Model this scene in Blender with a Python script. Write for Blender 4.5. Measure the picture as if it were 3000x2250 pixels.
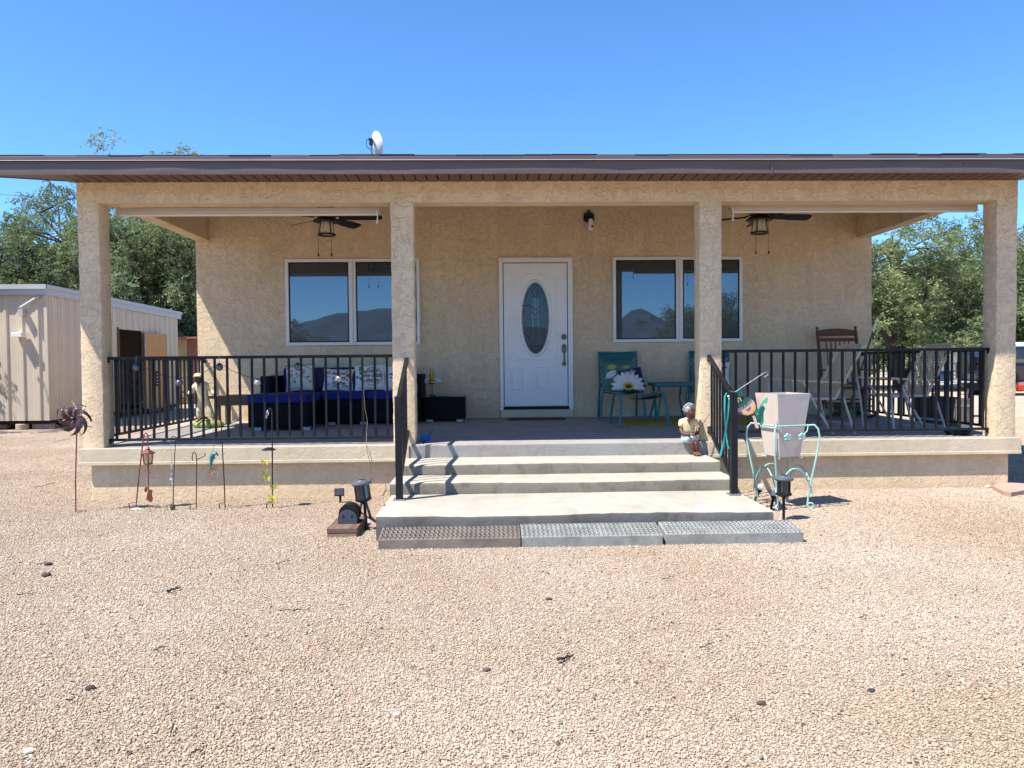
import bpy, bmesh, math, random
from mathutils import Vector as V, Matrix as M
rnd = random.Random(11)
R_ = math.radians
for o in list(bpy.data.objects): bpy.data.objects.remove(o)
scene = bpy.context.scene
COL = scene.collection

# ------------------------------------------------------------------ camera
FPX = 2250.0            # focal length in pixels of the 3000 px wide photograph
CAMH = 1.36
_y = V((1435-1500, -(1063-1125), -FPX)).normalized()
_z = V((1, .0092, 0)).normalized().cross(_y).normalized()
if _z.y < 0: _z = -_z
_x = _y.cross(_z)
ROT = M((_x, _y, _z))   # camera space -> world
cam = bpy.data.cameras.new('camera'); cam.lens = 27; cam.sensor_width = 36; cam.clip_end = 6000; cam.clip_start = .05
cam_o = bpy.data.objects.new('camera', cam); COL.objects.link(cam_o)
cam_o.matrix_world = M.Translation((0, 0, CAMH)) @ ROT.to_4x4()
scene.camera = cam_o

# ------------------------------------------------------------------ light
SUNV = V((.525, .295, -1)).normalized()          # the way the light travels
world = bpy.data.worlds.new('World'); scene.world = world; world.use_nodes = True
wn = world.node_tree; wn.nodes.clear()
sky = wn.nodes.new('ShaderNodeTexSky'); sky.sky_type = 'NISHITA'; sky.sun_disc = False
sky.sun_elevation = math.asin(-SUNV.z)
sky.sun_rotation = math.atan2(-SUNV.x, -SUNV.y)
sky.altitude = 700; sky.air_density = 0.8; sky.dust_density = 0.0; sky.ozone_density = 5.0
bg = wn.nodes.new('ShaderNodeBackground'); bg.inputs[1].default_value = .135
wo = wn.nodes.new('ShaderNodeOutputWorld')
tint = wn.nodes.new('ShaderNodeMix'); tint.data_type = 'RGBA'; tint.blend_type = 'MULTIPLY'; tint.inputs[0].default_value = 1; tint.inputs[7].default_value = (.62, .90, 1.07, 1)
wn.links.new(sky.outputs[0], tint.inputs[6]); wn.links.new(tint.outputs[2], bg.inputs[0]); wn.links.new(bg.outputs[0], wo.inputs[0])
sl = bpy.data.lights.new('sun', 'SUN'); sl.energy = 4.6; sl.angle = R_(.53); sl.color = (1, .95, .865)
so = bpy.data.objects.new('sun', sl); COL.objects.link(so); so.location = (-20, -20, 40)
so.rotation_euler = SUNV.to_track_quat('-Z', 'Y').to_euler()
scene.view_settings.view_transform = 'Standard'; scene.view_settings.look = 'None'
scene.view_settings.gamma = 1; scene.view_settings.use_curve_mapping = False
scene.view_settings.exposure = 1.05
scene.render.engine = 'CYCLES'
scene.cycles.max_bounces = 10; scene.cycles.diffuse_bounces = 6; scene.cycles.glossy_bounces = 4

# ------------------------------------------------------------------ pixel -> place helpers
def ray(px, py): return ROT @ V((px-1500, -(py-1125), -FPX))
def PY(px, py, Y):
    d = ray(px, py); return d*(Y/d.y) + V((0, 0, CAMH))
def PZ(px, py, z):
    d = ray(px, py); return d*((z-CAMH)/d.z) + V((0, 0, CAMH))
def PX(px, py, X):
    d = ray(px, py); return d*(X/d.x) + V((0, 0, CAMH))
def zf(Y): return .531+(Y-7.83)*.013      # porch floor height
def PF(px, py):
    z = .55
    for _ in range(4): p = PZ(px, py, z); z = zf(p.y)
    return p

# ------------------------------------------------------------------ mesh helpers
class MB:
    def __init__(s): s.v = []; s.f = []
    def add(s, vs, fs):
        b = len(s.v); s.v += [tuple(p) for p in vs]; s.f += [tuple(i+b for i in f) for f in fs]; return s
    def box(s, x0, x1, y0, y1, z0, z1):
        return s.add([(x, y, z) for x in (x0, x1) for y in (y0, y1) for z in (z0, z1)],
                     [(0, 1, 3, 2), (4, 6, 7, 5), (0, 4, 5, 1), (2, 3, 7, 6), (0, 2, 6, 4), (1, 5, 7, 3)])
    def obox(s, c, size, rot=None):
        b = MB().box(-size[0]/2, size[0]/2, -size[1]/2, size[1]/2, -size[2]/2, size[2]/2)
        m = rot if rot is not None else M.Identity(3)
        return s.add([V(c)+m @ V(p) for p in b.v], b.f)
    def bar(s, p0, p1, w, h=None, up=(0, 0, 1)):
        p0, p1 = V(p0), V(p1); h = h or w
        d = (p1-p0); L = d.length; d.normalize()
        u = V(up)
        if abs(d.dot(u)) > .98: u = V((0, 1, 0))
        x = d.cross(u).normalized(); z = x.cross(d)
        return s.obox((p0+p1)/2, (w, L, h), M((x, d, z)).transposed())
    def tube(s, pts, r, n=8, closed=False):
        pts = [V(p) for p in pts]; k = len(pts)
        rs = r if isinstance(r, (list, tuple)) else [r]*k
        vs = []; prev = None
        for i, p in enumerate(pts):
            a = pts[(i-1) % k] if (i or closed) else p
            b = pts[(i+1) % k] if (i < k-1 or closed) else p
            t = (b-a).normalized()
            if prev is None:
                u = t.cross(V((0, 0, 1)))
                if u.length < .05: u = t.cross(V((0, 1, 0)))
            else: u = prev - t*prev.dot(t)
            u.normalize(); prev = u; w = t.cross(u)
            vs += [p+(u*math.cos(2*math.pi*j/n)+w*math.sin(2*math.pi*j/n))*rs[i] for j in range(n)]
        fs = []
        for i in range(k if closed else k-1):
            i2 = (i+1) % k
            fs += [(i*n+j, i*n+(j+1) % n, i2*n+(j+1) % n, i2*n+j) for j in range(n)]
        if not closed: fs += [tuple(range(n))[::-1], tuple((k-1)*n+j for j in range(n))]
        return s.add(vs, fs)
    def lathe(s, prof, n=20, c=(0, 0, 0), rot=None):
        m = rot if rot is not None else M.Identity(3); c = V(c); k = len(prof); vs = []
        for r, z in prof: vs += [c+m @ V((r*math.cos(2*math.pi*j/n), r*math.sin(2*math.pi*j/n), z)) for j in range(n)]
        fs = [(i*n+j, i*n+(j+1) % n, (i+1)*n+(j+1) % n, (i+1)*n+j) for i in range(k-1) for j in range(n)]
        if prof[0][0] > 1e-4: fs.append(tuple(range(n))[::-1])
        if prof[-1][0] > 1e-4: fs.append(tuple((k-1)*n+j for j in range(n)))
        return s.add(vs, fs)
    def ell(s, c, r, n=12, m=8, rot=None):
        if not isinstance(r, (list, tuple)): r = (r, r, r)
        q = rot if rot is not None else M.Identity(3); c = V(c)
        vs = [c+q @ V((0, 0, -r[2]))]
        for i in range(1, m):
            a = -math.pi/2+math.pi*i/m
            vs += [c+q @ V((r[0]*math.cos(a)*math.cos(2*math.pi*j/n), r[1]*math.cos(a)*math.sin(2*math.pi*j/n), r[2]*math.sin(a))) for j in range(n)]
        vs.append(c+q @ V((0, 0, r[2])))
        fs = [(0, 1+(j+1) % n, 1+j) for j in range(n)]
        for i in range(m-2): fs += [(1+i*n+j, 1+i*n+(j+1) % n, 1+(i+1)*n+(j+1) % n, 1+(i+1)*n+j) for j in range(n)]
        e = len(vs)-1; b = 1+(m-2)*n
        fs += [(b+j, b+(j+1) % n, e) for j in range(n)]
        return s.add(vs, fs)
    def prism(s, poly, off):
        poly = [V(p) for p in poly]; off = V(off); k = len(poly)
        fs = [tuple(range(k)), tuple(range(2*k-1, k-1, -1))] + [(i, k+i, k+(i+1) % k, (i+1) % k) for i in range(k)]
        return s.add(poly+[p+off for p in poly], fs)
    def build(s, name, mat, parent=None, smooth=False, bevel=0, seg=2):
        me = bpy.data.meshes.new(name); me.from_pydata(s.v, [], s.f)
        bm = bmesh.new(); bm.from_mesh(me); bmesh.ops.recalc_face_normals(bm, faces=bm.faces); bm.to_mesh(me); bm.free()
        return link(name, me, mat, parent, smooth, bevel, seg)

def link(name, me, mat, parent=None, smooth=False, bevel=0, seg=2):
    if mat is not None and not me.materials: me.materials.append(mat)
    if smooth:
        me.shade_smooth()
        try: me.set_sharp_from_angle(angle=R_(40))
        except Exception: pass
    o = bpy.data.objects.new(name, me); COL.objects.link(o)
    if bevel:
        b = o.modifiers.new('bevel', 'BEVEL'); b.width = bevel; b.segments = seg; b.limit_method = 'ANGLE'; b.angle_limit = R_(35)
    if parent: o.parent = parent
    return o
def tag(o, label, cat, group=None):
    o['label'] = label; o['category'] = cat
    if group: o['group'] = group
    return o
def thing(name, label, cat, group=None, loc=(0, 0, 0), rz=0):
    o = bpy.data.objects.new(name, None); COL.objects.link(o); o.empty_display_size = .1
    o.location = loc; o.rotation_euler = (0, 0, rz)
    return tag(o, label, cat, group)
def settle(t):
    """things built in world coordinates: move the Empty to the base of its parts"""
    lo = V((1e9,)*3); hi = -lo
    def walk(o, off):
        nonlocal lo, hi
        if o.type == 'MESH':
            for v in o.data.vertices:
                p = v.co+off; lo = V(map(min, lo, p)); hi = V(map(max, hi, p))
    for c in t.children: walk(c, c.location)
    b = V(((lo.x+hi.x)/2, (lo.y+hi.y)/2, lo.z))
    for c in t.children: c.location = c.location-b
    t.location = b
    return t
def clone(o, parent=None):
    c = o.copy(); COL.objects.link(c)
    if parent: c.parent = parent
    for ch in list(o.children): clone(ch, c)
    return c
def struct(o): o['kind'] = 'structure'; return o
def stuff(o): o['kind'] = 'stuff'; return o
def rz3(a): return M.Rotation(a, 3, 'Z')
def rx3(a): return M.Rotation(a, 3, 'X')
def ry3(a): return M.Rotation(a, 3, 'Y')
def arc(c, r, a0, a1, n, ax=(1, 0, 0), ay=(0, 0, 1)):
    c = V(c); ax = V(ax); ay = V(ay)
    return [c+ax*r*math.cos(R_(a0+(a1-a0)*i/n))+ay*r*math.sin(R_(a0+(a1-a0)*i/n)) for i in range(n+1)]
def text_mesh(txt, size, shear=0, font_space=1.0, line=1.0):
    cu = bpy.data.curves.new('lettering', 'FONT'); cu.body = txt; cu.size = size; cu.shear = shear; cu.align_x = 'CENTER'
    cu.space_character = font_space; cu.space_line = line; cu.resolution_u = 3; cu.offset = size*.012
    o = bpy.data.objects.new('lettering', cu); COL.objects.link(o)
    dg = bpy.context.evaluated_depsgraph_get(); me = bpy.data.meshes.new_from_object(o.evaluated_get(dg))
    vs = [v.co.copy() for v in me.vertices]; fs = [tuple(p.vertices) for p in me.polygons]
    bpy.data.objects.remove(o); bpy.data.curves.remove(cu); bpy.data.meshes.remove(me)
    return vs, fs

# ------------------------------------------------------------------ materials
class NT:
    def __init__(s, name):
        s.m = bpy.data.materials.new(name); s.m.use_nodes = True; s.t = s.m.node_tree; s.t.nodes.clear()
        s.out = s.n('ShaderNodeOutputMaterial'); s.p = s.n('ShaderNodeBsdfPrincipled'); s.l(s.p.outputs[0], s.out.inputs[0])
        s.geo = None
    def n(s, k, **kw):
        x = s.t.nodes.new(k)
        for a, b in kw.items(): setattr(x, a, b)
        return x
    def l(s, a, b): s.t.links.new(a, b)
    def pos(s):
        if s.geo is None: s.geo = s.n('ShaderNodeNewGeometry')
        return s.geo.outputs['Position']
    def noise(s, scale, detail=4, rough=.55, dist=0, vec=None):
        x = s.n('ShaderNodeTexNoise'); x.inputs['Scale'].default_value = scale; x.inputs['Detail'].default_value = detail
        x.inputs['Roughness'].default_value = rough; x.inputs['Distortion'].default_value = dist
        s.l(vec or s.pos(), x.inputs['Vector']); return x.outputs[0]
    def ramp(s, fac, stops):
        x = s.n('ShaderNodeValToRGB'); r = x.color_ramp
        while len(r.elements) < len(stops): r.elements.new(.5)
        for e, (p, c) in zip(r.elements, stops): e.position = p; e.color = (*c, 1) if len(c) == 3 else c
        s.l(fac, x.inputs[0]); return x.outputs[0]
    def mix(s, fac, a, b, mode='MIX'):
        x = s.n('ShaderNodeMix', data_type='RGBA', blend_type=mode)
        for i, q in ((0, fac), (6, a), (7, b)):
            if isinstance(q, (int, float)): x.inputs[i].default_value = q
            elif isinstance(q, tuple): x.inputs[i].default_value = (*q, 1)
            else: s.l(q, x.inputs[i])
        return x.outputs[2]
    def math(s, op, a, b=0.):
        x = s.n('ShaderNodeMath', operation=op)
        for i, q in ((0, a), (1, b)):
            if isinstance(q, (int, float)): x.inputs[i].default_value = q
            else: s.l(q, x.inputs[i])
        return x.outputs[0]
    def scaled(s, sx, sy, sz):
        x = s.n('ShaderNodeVectorMath', operation='MULTIPLY'); s.l(s.pos(), x.inputs[0]); x.inputs[1].default_value = (sx, sy, sz); return x.outputs[0]
    def bump(s, h, strength, dist, normal=None):
        x = s.n('ShaderNodeBump'); x.inputs['Strength'].default_value = strength; x.inputs['Distance'].default_value = dist
        s.l(h, x.inputs['Height'])
        if normal is not None: s.l(normal, x.inputs['Normal'])
        return x.outputs[0]
def pm(name, c, rough=.6, metal=0, var=.12, vs=6, bump=0, bs=60, spec=.5, coat=0, grain=None, spot=0):
    """plain procedural material: colour with broad and fine variation, roughness variation, fine relief"""
    t = NT(name); p = t.p
    d = tuple(x*(1-var) for x in c); e = tuple(min(1, x*(1+var)) for x in c)
    vec = t.scaled(*grain) if grain else None
    f = t.noise(vs, 5, .6, .4, vec)
    col = t.ramp(f, [(.3, d), (.7, e)])
    if spot:
        g = t.ramp(t.noise(vs*7, 3), [(.6, (0, 0, 0)), (.72, (1, 1, 1))])
        col = t.mix(t.math('MULTIPLY', g, spot), col, tuple(x*.45 for x in c))
    t.l(col, p.inputs['Base Color'])
    t.l(t.math('ADD', t.math('MULTIPLY', f, .18), max(.02, rough-.09)), p.inputs['Roughness'])
    p.inputs['Metallic'].default_value = metal; p.inputs['Specular IOR Level'].default_value = spec
    p.inputs['Coat Weight'].default_value = coat
    if bump: t.l(t.bump(t.noise(bs, 4, .6, 0, vec), bump, .01), p.inputs['Normal'])
    return t.m
def stucco(name, c, deep=.6, dirt=0):
    t = NT(name)
    n1 = t.noise(12, 5, .66, .8); st = t.ramp(n1, [(.44, (0, 0, 0)), (.505, (1, 1, 1)), (.62, (.75, .75, .75))])
    n2 = t.noise(27, 4, .65, 1.2, t.scaled(1, 1, 1.5)); s2 = t.ramp(n2, [(.47, (0, 0, 0)), (.53, (1, 1, 1))])
    n3 = t.noise(110, 3, .6)
    h = t.math('ADD', t.math('MULTIPLY', st, .9), t.math('ADD', t.math('MULTIPLY', s2, .28), t.math('MULTIPLY', n3, .22)))
    big = t.noise(1.3, 4)
    col = t.mix(t.ramp(big, [(.35, (0, 0, 0)), (.7, (1, 1, 1))]), tuple(x*.93 for x in c), tuple(x*1.05 for x in c))
    col = t.mix(t.math('MULTIPLY', st, .3), col, tuple(min(1, x*1.1) for x in c))
    strk = t.ramp(t.noise(2.2, 5, .6, .3, t.scaled(2.2, 2.2, .28)), [(.40, (1, 1, 1)), (.62, (.86, .83, .78))])
    col = t.mix(.5, col, strk, 'MULTIPLY')
    if dirt:
        sx = t.n('ShaderNodeSeparateXYZ'); t.l(t.pos(), sx.inputs[0])
        low = t.ramp(t.math('ADD', sx.outputs[2], t.math('MULTIPLY', t.noise(5), .22)), [(.05, (1, 1, 1)), (.24, (0, 0, 0))])
        col = t.mix(t.math('MULTIPLY', low, dirt), col, (.33, .235, .15))
    t.l(col, t.p.inputs['Base Color']); t.p.inputs['Roughness'].default_value = .92; t.p.inputs['Specular IOR Level'].default_value = .2
    t.l(t.bump(h, deep, .0095), t.p.inputs['Normal']); return t.m
def concrete(name, c, stain=.4, rough=.85):
    t = NT(name); a = t.noise(2.2, 6, .6, .5); b = t.noise(28, 5, .65)
    col = t.ramp(a, [(.3, tuple(x*.85 for x in c)), (.7, tuple(x*1.1 for x in c))])
    st = t.ramp(t.noise(4.2, 8, .75, 1.2, t.scaled(1, .6, .6)), [(.5, (0, 0, 0)), (.66, (1, 1, 1))])
    col = t.mix(t.math('MULTIPLY', st, stain), col, (c[0]*.62, c[1]*.56, c[2]*.48))
    col = t.mix(t.math('MULTIPLY', b, .3), col, tuple(x*.72 for x in c))
    t.l(col, t.p.inputs['Base Color']); t.p.inputs['Roughness'].default_value = rough; t.p.inputs['Specular IOR Level'].default_value = .3
    n = t.bump(t.noise(18, 7, .75, .8), .55, .014); n = t.bump(t.noise(160, 3), .25, .004, n); t.l(n, t.p.inputs['Normal']); return t.m
def attr_mat(name, attr='col', rough=.9, var=None, trans=0):
    t = NT(name); a = t.n('ShaderNodeAttribute', attribute_name=attr); col = a.outputs['Color']
    if var:
        g = t.ramp(t.noise(var[0], 4), [(.3, tuple(var[1])), (.7, tuple(var[2]))]); col = t.mix(1., col, g, 'MULTIPLY')
    t.l(col, t.p.inputs['Base Color']); t.p.inputs['Roughness'].default_value = rough; t.p.inputs['Specular IOR Level'].default_value = .25
    if trans:
        tr = t.n('ShaderNodeBsdfTranslucent'); t.l(col, tr.inputs[0]); mx = t.n('ShaderNodeMixShader'); mx.inputs[0].default_value = trans
        t.l(t.p.outputs[0], mx.inputs[1]); t.l(tr.outputs[0], mx.inputs[2]); t.l(mx.outputs[0], t.out.inputs[0])
    return t.m
def wood(name, c, c2, grain=(2, 30, 30), rough=.6):
    t = NT(name); g = t.noise(1.6, 6, .65, 1.0, t.scaled(*grain))
    t.l(t.ramp(g, [(.3, c2), (.68, c)]), t.p.inputs['Base Color']); t.p.inputs['Roughness'].default_value = rough
    t.l(t.bump(g, .3, .004), t.p.inputs['Normal']); return t.m
def window_glass(name, refl=.3, tint=(.75, .88, 1)):
    t = NT(name); t.p.inputs['Base Color'].default_value = (.006, .009, .012, 1); t.p.inputs['Roughness'].default_value = .3
    g = t.n('ShaderNodeBsdfGlossy'); g.inputs['Roughness'].default_value = .012; g.inputs['Color'].default_value = (*tint, 1)
    t.l(t.bump(t.noise(1.6, 1), .03, .01), g.inputs['Normal'])
    fr = t.n('ShaderNodeFresnel'); fr.inputs[0].default_value = 1.5
    mx = t.n('ShaderNodeMixShader'); t.l(t.math('ADD', fr.outputs[0], refl), mx.inputs[0])
    t.l(t.p.outputs[0], mx.inputs[1]); t.l(g.outputs[0], mx.inputs[2]); t.l(mx.outputs[0], t.out.inputs[0]); return t.m
def clear_glass(name, c=(.9, .9, .9), fac=.75):
    t = NT(name); t.p.inputs['Base Color'].default_value = (*c, 1); t.p.inputs['Roughness'].default_value = .08
    tr = t.n('ShaderNodeBsdfTransparent'); mx = t.n('ShaderNodeMixShader'); mx.inputs[0].default_value = fac
    t.l(t.p.outputs[0], mx.inputs[1]); t.l(tr.outputs[0], mx.inputs[2]); t.l(mx.outputs[0], t.out.inputs[0]); return t.m

STU = (.76, .595, .40)
m_stucco = stucco('stucco_tan', STU, .78)
m_base = stucco('stucco_foundation', (.75, .575, .375), .6, .18)
m_edge = concrete('painted_slab_edge', (.64, .53, .37), .12)
m_floor = concrete('porch_concrete', (.335, .315, .29), .3)
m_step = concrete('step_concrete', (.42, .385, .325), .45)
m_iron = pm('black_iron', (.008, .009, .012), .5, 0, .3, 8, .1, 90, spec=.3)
m_riser = concrete('dark_riser_concrete', (.20, .178, .142), .95)
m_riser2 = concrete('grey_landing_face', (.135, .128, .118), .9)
m_white = pm('white_paint', (.78, .77, .75), .45, 0, .04, 4)
m_vinyl = pm('white_vinyl', (.74, .73, .70), .4, 0, .04, 4)
m_glass = window_glass('window_glass', .11)
m_doorglass = window_glass('door_glass', .0, (.4, .6, .66))
m_brown = pm('brown_metal_fascia', (.115, .08, .073), .45, .0, .12, 2.5, .08, 3)
m_soffit = pm('brown_soffit', (.10, .05, .04), .5, 0, .1, 3)
m_dark = pm('dark_gap', (.02, .012, .01), .9)
m_shingle = pm('asphalt_shingle', (.035, .035, .045), .95, 0, .35, 30, .5, 200)
m_ceil = pm('ceiling_plywood', (.42, .32, .2), .8)
m_fan = pm('bronze_fan', (.018, .012, .011), .45, .2, .2)
m_black = pm('black_plastic', (.010, .010, .012), .5, 0, .25, 9, .1, spec=.3)
m_steel = pm('galvanised_steel', (.36, .37, .38), .42, .75, .25, 9, .15, 30, spot=.3)
m_nickel = pm('aged_nickel', (.13, .125, .115), .4, .7, .3)
m_teal = pm('teal_metal', (.012, .15, .165), .45, 0, .12)
m_skin = pm('painted_brown_skin', (.10, .035, .02), .5, 0, .15, 20)
m_cream = pm('cream_paint', (.70, .60, .36), .55, 0, .1, 12)
import numpy as np
# ================================================================== GROUND
def ground_mat():
    t = NT('gravel_ground')
    v = t.n('ShaderNodeTexVoronoi'); v.inputs['Scale'].default_value = 95; t.l(t.pos(), v.inputs['Vector'])
    sx = t.n('ShaderNodeSeparateColor'); t.l(v.outputs['Color'], sx.inputs[0])
    col = t.ramp(sx.outputs[0], [(0, (.27, .21, .165)), (.12, (.39, .315, .245)), (.45, (.48, .395, .31)), (.8, (.53, .445, .355)), (1, (.60, .52, .43))])
    big = t.ramp(t.noise(.55, 5, .6, .3), [(.30, (.84, .78, .68)), (.66, (1.05, 1.03, 1.02))])
    col = t.mix(1., col, big, 'MULTIPLY')
    t.l(col, t.p.inputs['Base Color']); t.p.inputs['Roughness'].default_value = .95; t.p.inputs['Specular IOR Level'].default_value = .15
    n = t.bump(t.noise(6, 4), .3, .03); n = t.bump(v.outputs['Distance'], .6, .012, n); t.l(n, t.p.inputs['Normal']); return t.m
def gh(x, y):   # gentle unevenness of the yard, zero near the house and steps
    return 0.0
m_ground = ground_mat()
g = MB(); N = 2600.
g.add([(-N, -N, 0), (N, -N, 0), (N, N, 0), (-N, N, 0)], [(0, 1, 2, 3)])
struct(g.build('ground', m_ground))

def np_mesh(name, v, f, col=None, mat=None):
    me = bpy.data.meshes.new(name); nv = len(v); nf, k = f.shape
    me.vertices.add(nv); me.vertices.foreach_set('co', v.astype(np.float32).ravel())
    me.loops.add(nf*k); me.loops.foreach_set('vertex_index', f.astype(np.int32).ravel())
    me.polygons.add(nf); me.polygons.foreach_set('loop_start', np.arange(0, nf*k, k, dtype=np.int32))
    try: me.polygons.foreach_set('loop_total', np.full(nf, k, dtype=np.int32))
    except Exception: pass
    if col is not None:
        a = me.color_attributes.new('col', 'FLOAT_COLOR', 'POINT')
        a.data.foreach_set('color', np.hstack([col, np.ones((nv, 1))]).astype(np.float32).ravel())
    me.update(calc_edges=True); me.validate()
    if mat: me.materials.append(mat)
    return me
rg = np.random.default_rng(5)
def gravel():
    T = 1.5; n = 66000
    bm = bmesh.new(); bmesh.ops.create_icosphere(bm, subdivisions=1, radius=1)
    bv = np.array([v.co[:] for v in bm.verts]); bf = np.array([[v.index for v in f.verts] for f in bm.faces]); bm.free()
    sz = rg.lognormal(math.log(.0025), .40, n).clip(.0013, .012)
    c = np.zeros((n, 3)); c[:, :2] = rg.uniform(-T/2, T/2, (n, 2)); c[:, 2] = .003+sz*.35*rg.uniform(.2, 1.5, n)
    j = bv[None]*(1+rg.uniform(-.3, .3, (n, 12, 1)))
    s3 = np.stack([sz*rg.uniform(.9, 1.6, n), sz*rg.uniform(.7, 1.1, n), sz*rg.uniform(.42, .72, n)], 1)
    j = j*s3[:, None]
    a = rg.uniform(0, 2*np.pi, n); ca, sa = np.cos(a)[:, None], np.sin(a)[:, None]
    tl = rg.normal(0, .3, n)[:, None]
    x = j[..., 0]; z = j[..., 2]; x, z = x*np.cos(tl)-z*np.sin(tl), x*np.sin(tl)+z*np.cos(tl)
    y = j[..., 1]; v = np.stack([x*ca-y*sa, x*sa+y*ca, z], 2)+c[:, None]
    pal = np.array([(.535, .445, .35), (.50, .405, .315), (.47, .355, .29), (.60, .515, .415), (.38, .315, .25), (.37, .255, .21), (.13, .10, .09), (.30, .28, .26), (.70, .63, .54)])
    k = rg.choice(len(pal), n, p=[.27, .21, .14, .13, .10, .06, .04, .03, .02])
    col = pal[k]*rg.uniform(.85, 1.1, (n, 1))
    f = (bf[None]+(np.arange(n)*12)[:, None, None]).reshape(-1, 3)
    me = np_mesh('gravel', v.reshape(-1, 3), f, np.repeat(col, 12, 0), attr_mat('gravel_pebbles', rough=.92, var=(.6, (.83, .77, .67), (1.06, 1.05, 1.04))))
    o = link('gravel', me, None); stuff(o)
    tag(o, 'pinkish tan crushed gravel covering the yard', 'gravel')
    ng = bpy.data.node_groups.new('gravel_spread', 'GeometryNodeTree')
    ng.interface.new_socket('Geometry', in_out='INPUT', socket_type='NodeSocketGeometry')
    ng.interface.new_socket('Geometry', in_out='OUTPUT', socket_type='NodeSocketGeometry')
    gi = ng.nodes.new('NodeGroupInput'); go = ng.nodes.new('NodeGroupOutput')
    gr = ng.nodes.new('GeometryNodeMeshGrid'); nx, ny = 16, 11
    gr.inputs['Size X'].default_value = (nx-1)*T; gr.inputs['Size Y'].default_value = (ny-1)*T
    gr.inputs['Vertices X'].default_value = nx; gr.inputs['Vertices Y'].default_value = ny
    tr = ng.nodes.new('GeometryNodeTransform'); tr.inputs['Translation'].default_value = (.7, 1.9+T*(ny-1)/2-.3, 0)
    ip = ng.nodes.new('GeometryNodeInstanceOnPoints')
    rv = ng.nodes.new('FunctionNodeRandomValue'); rv.data_type = 'INT'
    ii = [s for s in rv.inputs if s.enabled and s.name in ('Min', 'Max')]
    ii[0].default_value = 0; ii[1].default_value = 3
    ro = [s for s in rv.outputs if s.enabled][0]
    mu = ng.nodes.new('ShaderNodeMath'); mu.operation = 'MULTIPLY'; mu.inputs[1].default_value = math.pi/2
    cx = ng.nodes.new('ShaderNodeCombineXYZ'); L = ng.links.new
    L(ro, mu.inputs[0]); L(mu.outputs[0], cx.inputs[2]); L(cx.outputs[0], ip.inputs['Rotation'])
    L(gr.outputs[0], tr.inputs[0]); L(tr.outputs[0], ip.inputs['Points']); L(gi.outputs[0], ip.inputs['Instance']); L(ip.outputs[0], go.inputs[0])
    o.modifiers.new('spread', 'NODES').node_group = ng
gravel()

# far hills behind the viewer: the windows mirror them
def hills():
    Yh = -1500.; D = 22-Yh
    prof = [(-9, .06), (-6, .09), (-4.2, .035), (-3.6, .02), (-2.9, .052), (-2.3, .074), (-1.9, .08), (-1.2, .086), (-.5, .075), (.4, .055), (1.2, .05), (1.9, .062), (2.05, .078), (2.2, .08), (2.45, .066), (2.9, .046), (3.6, .036), (5, .06), (7, .05), (10, .07)]
    vs = []; fs = []; r2 = random.Random(3); n = 160; rows = 9
    for i in range(n+1):
        u = prof[0][0]+(prof[-1][0]-prof[0][0])*i/n
        for (a, b), (c, d) in zip(prof, prof[1:]):
            if a <= u <= c: h = b+(d-b)*(u-a)/(c-a); break
        X = u/11*D
        for k in range(rows):
            q = k/(rows-1)
            vs.append((X+r2.uniform(-8, 8), Yh+(1-q)**1.0*520+r2.uniform(-12, 12), (h*.86*D+CAMH)*q**1.25+(r2.uniform(-6, 6) if 0 < k < rows-1 else r2.uniform(-2, 2))-(.5 if k == 0 else 0)))
    for i in range(n):
        for k in range(rows-1): a = i*rows+k; fs.append((a, a+rows, a+rows+1, a+1))
    o = MB().add(vs, fs).build('hills', pm('hazy_hill', (.055, .08, .115), .95, 0, .3, .02), None, True); struct(o)  # distance haze and shade are put into the dark blue hill colour
hills()

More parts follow.
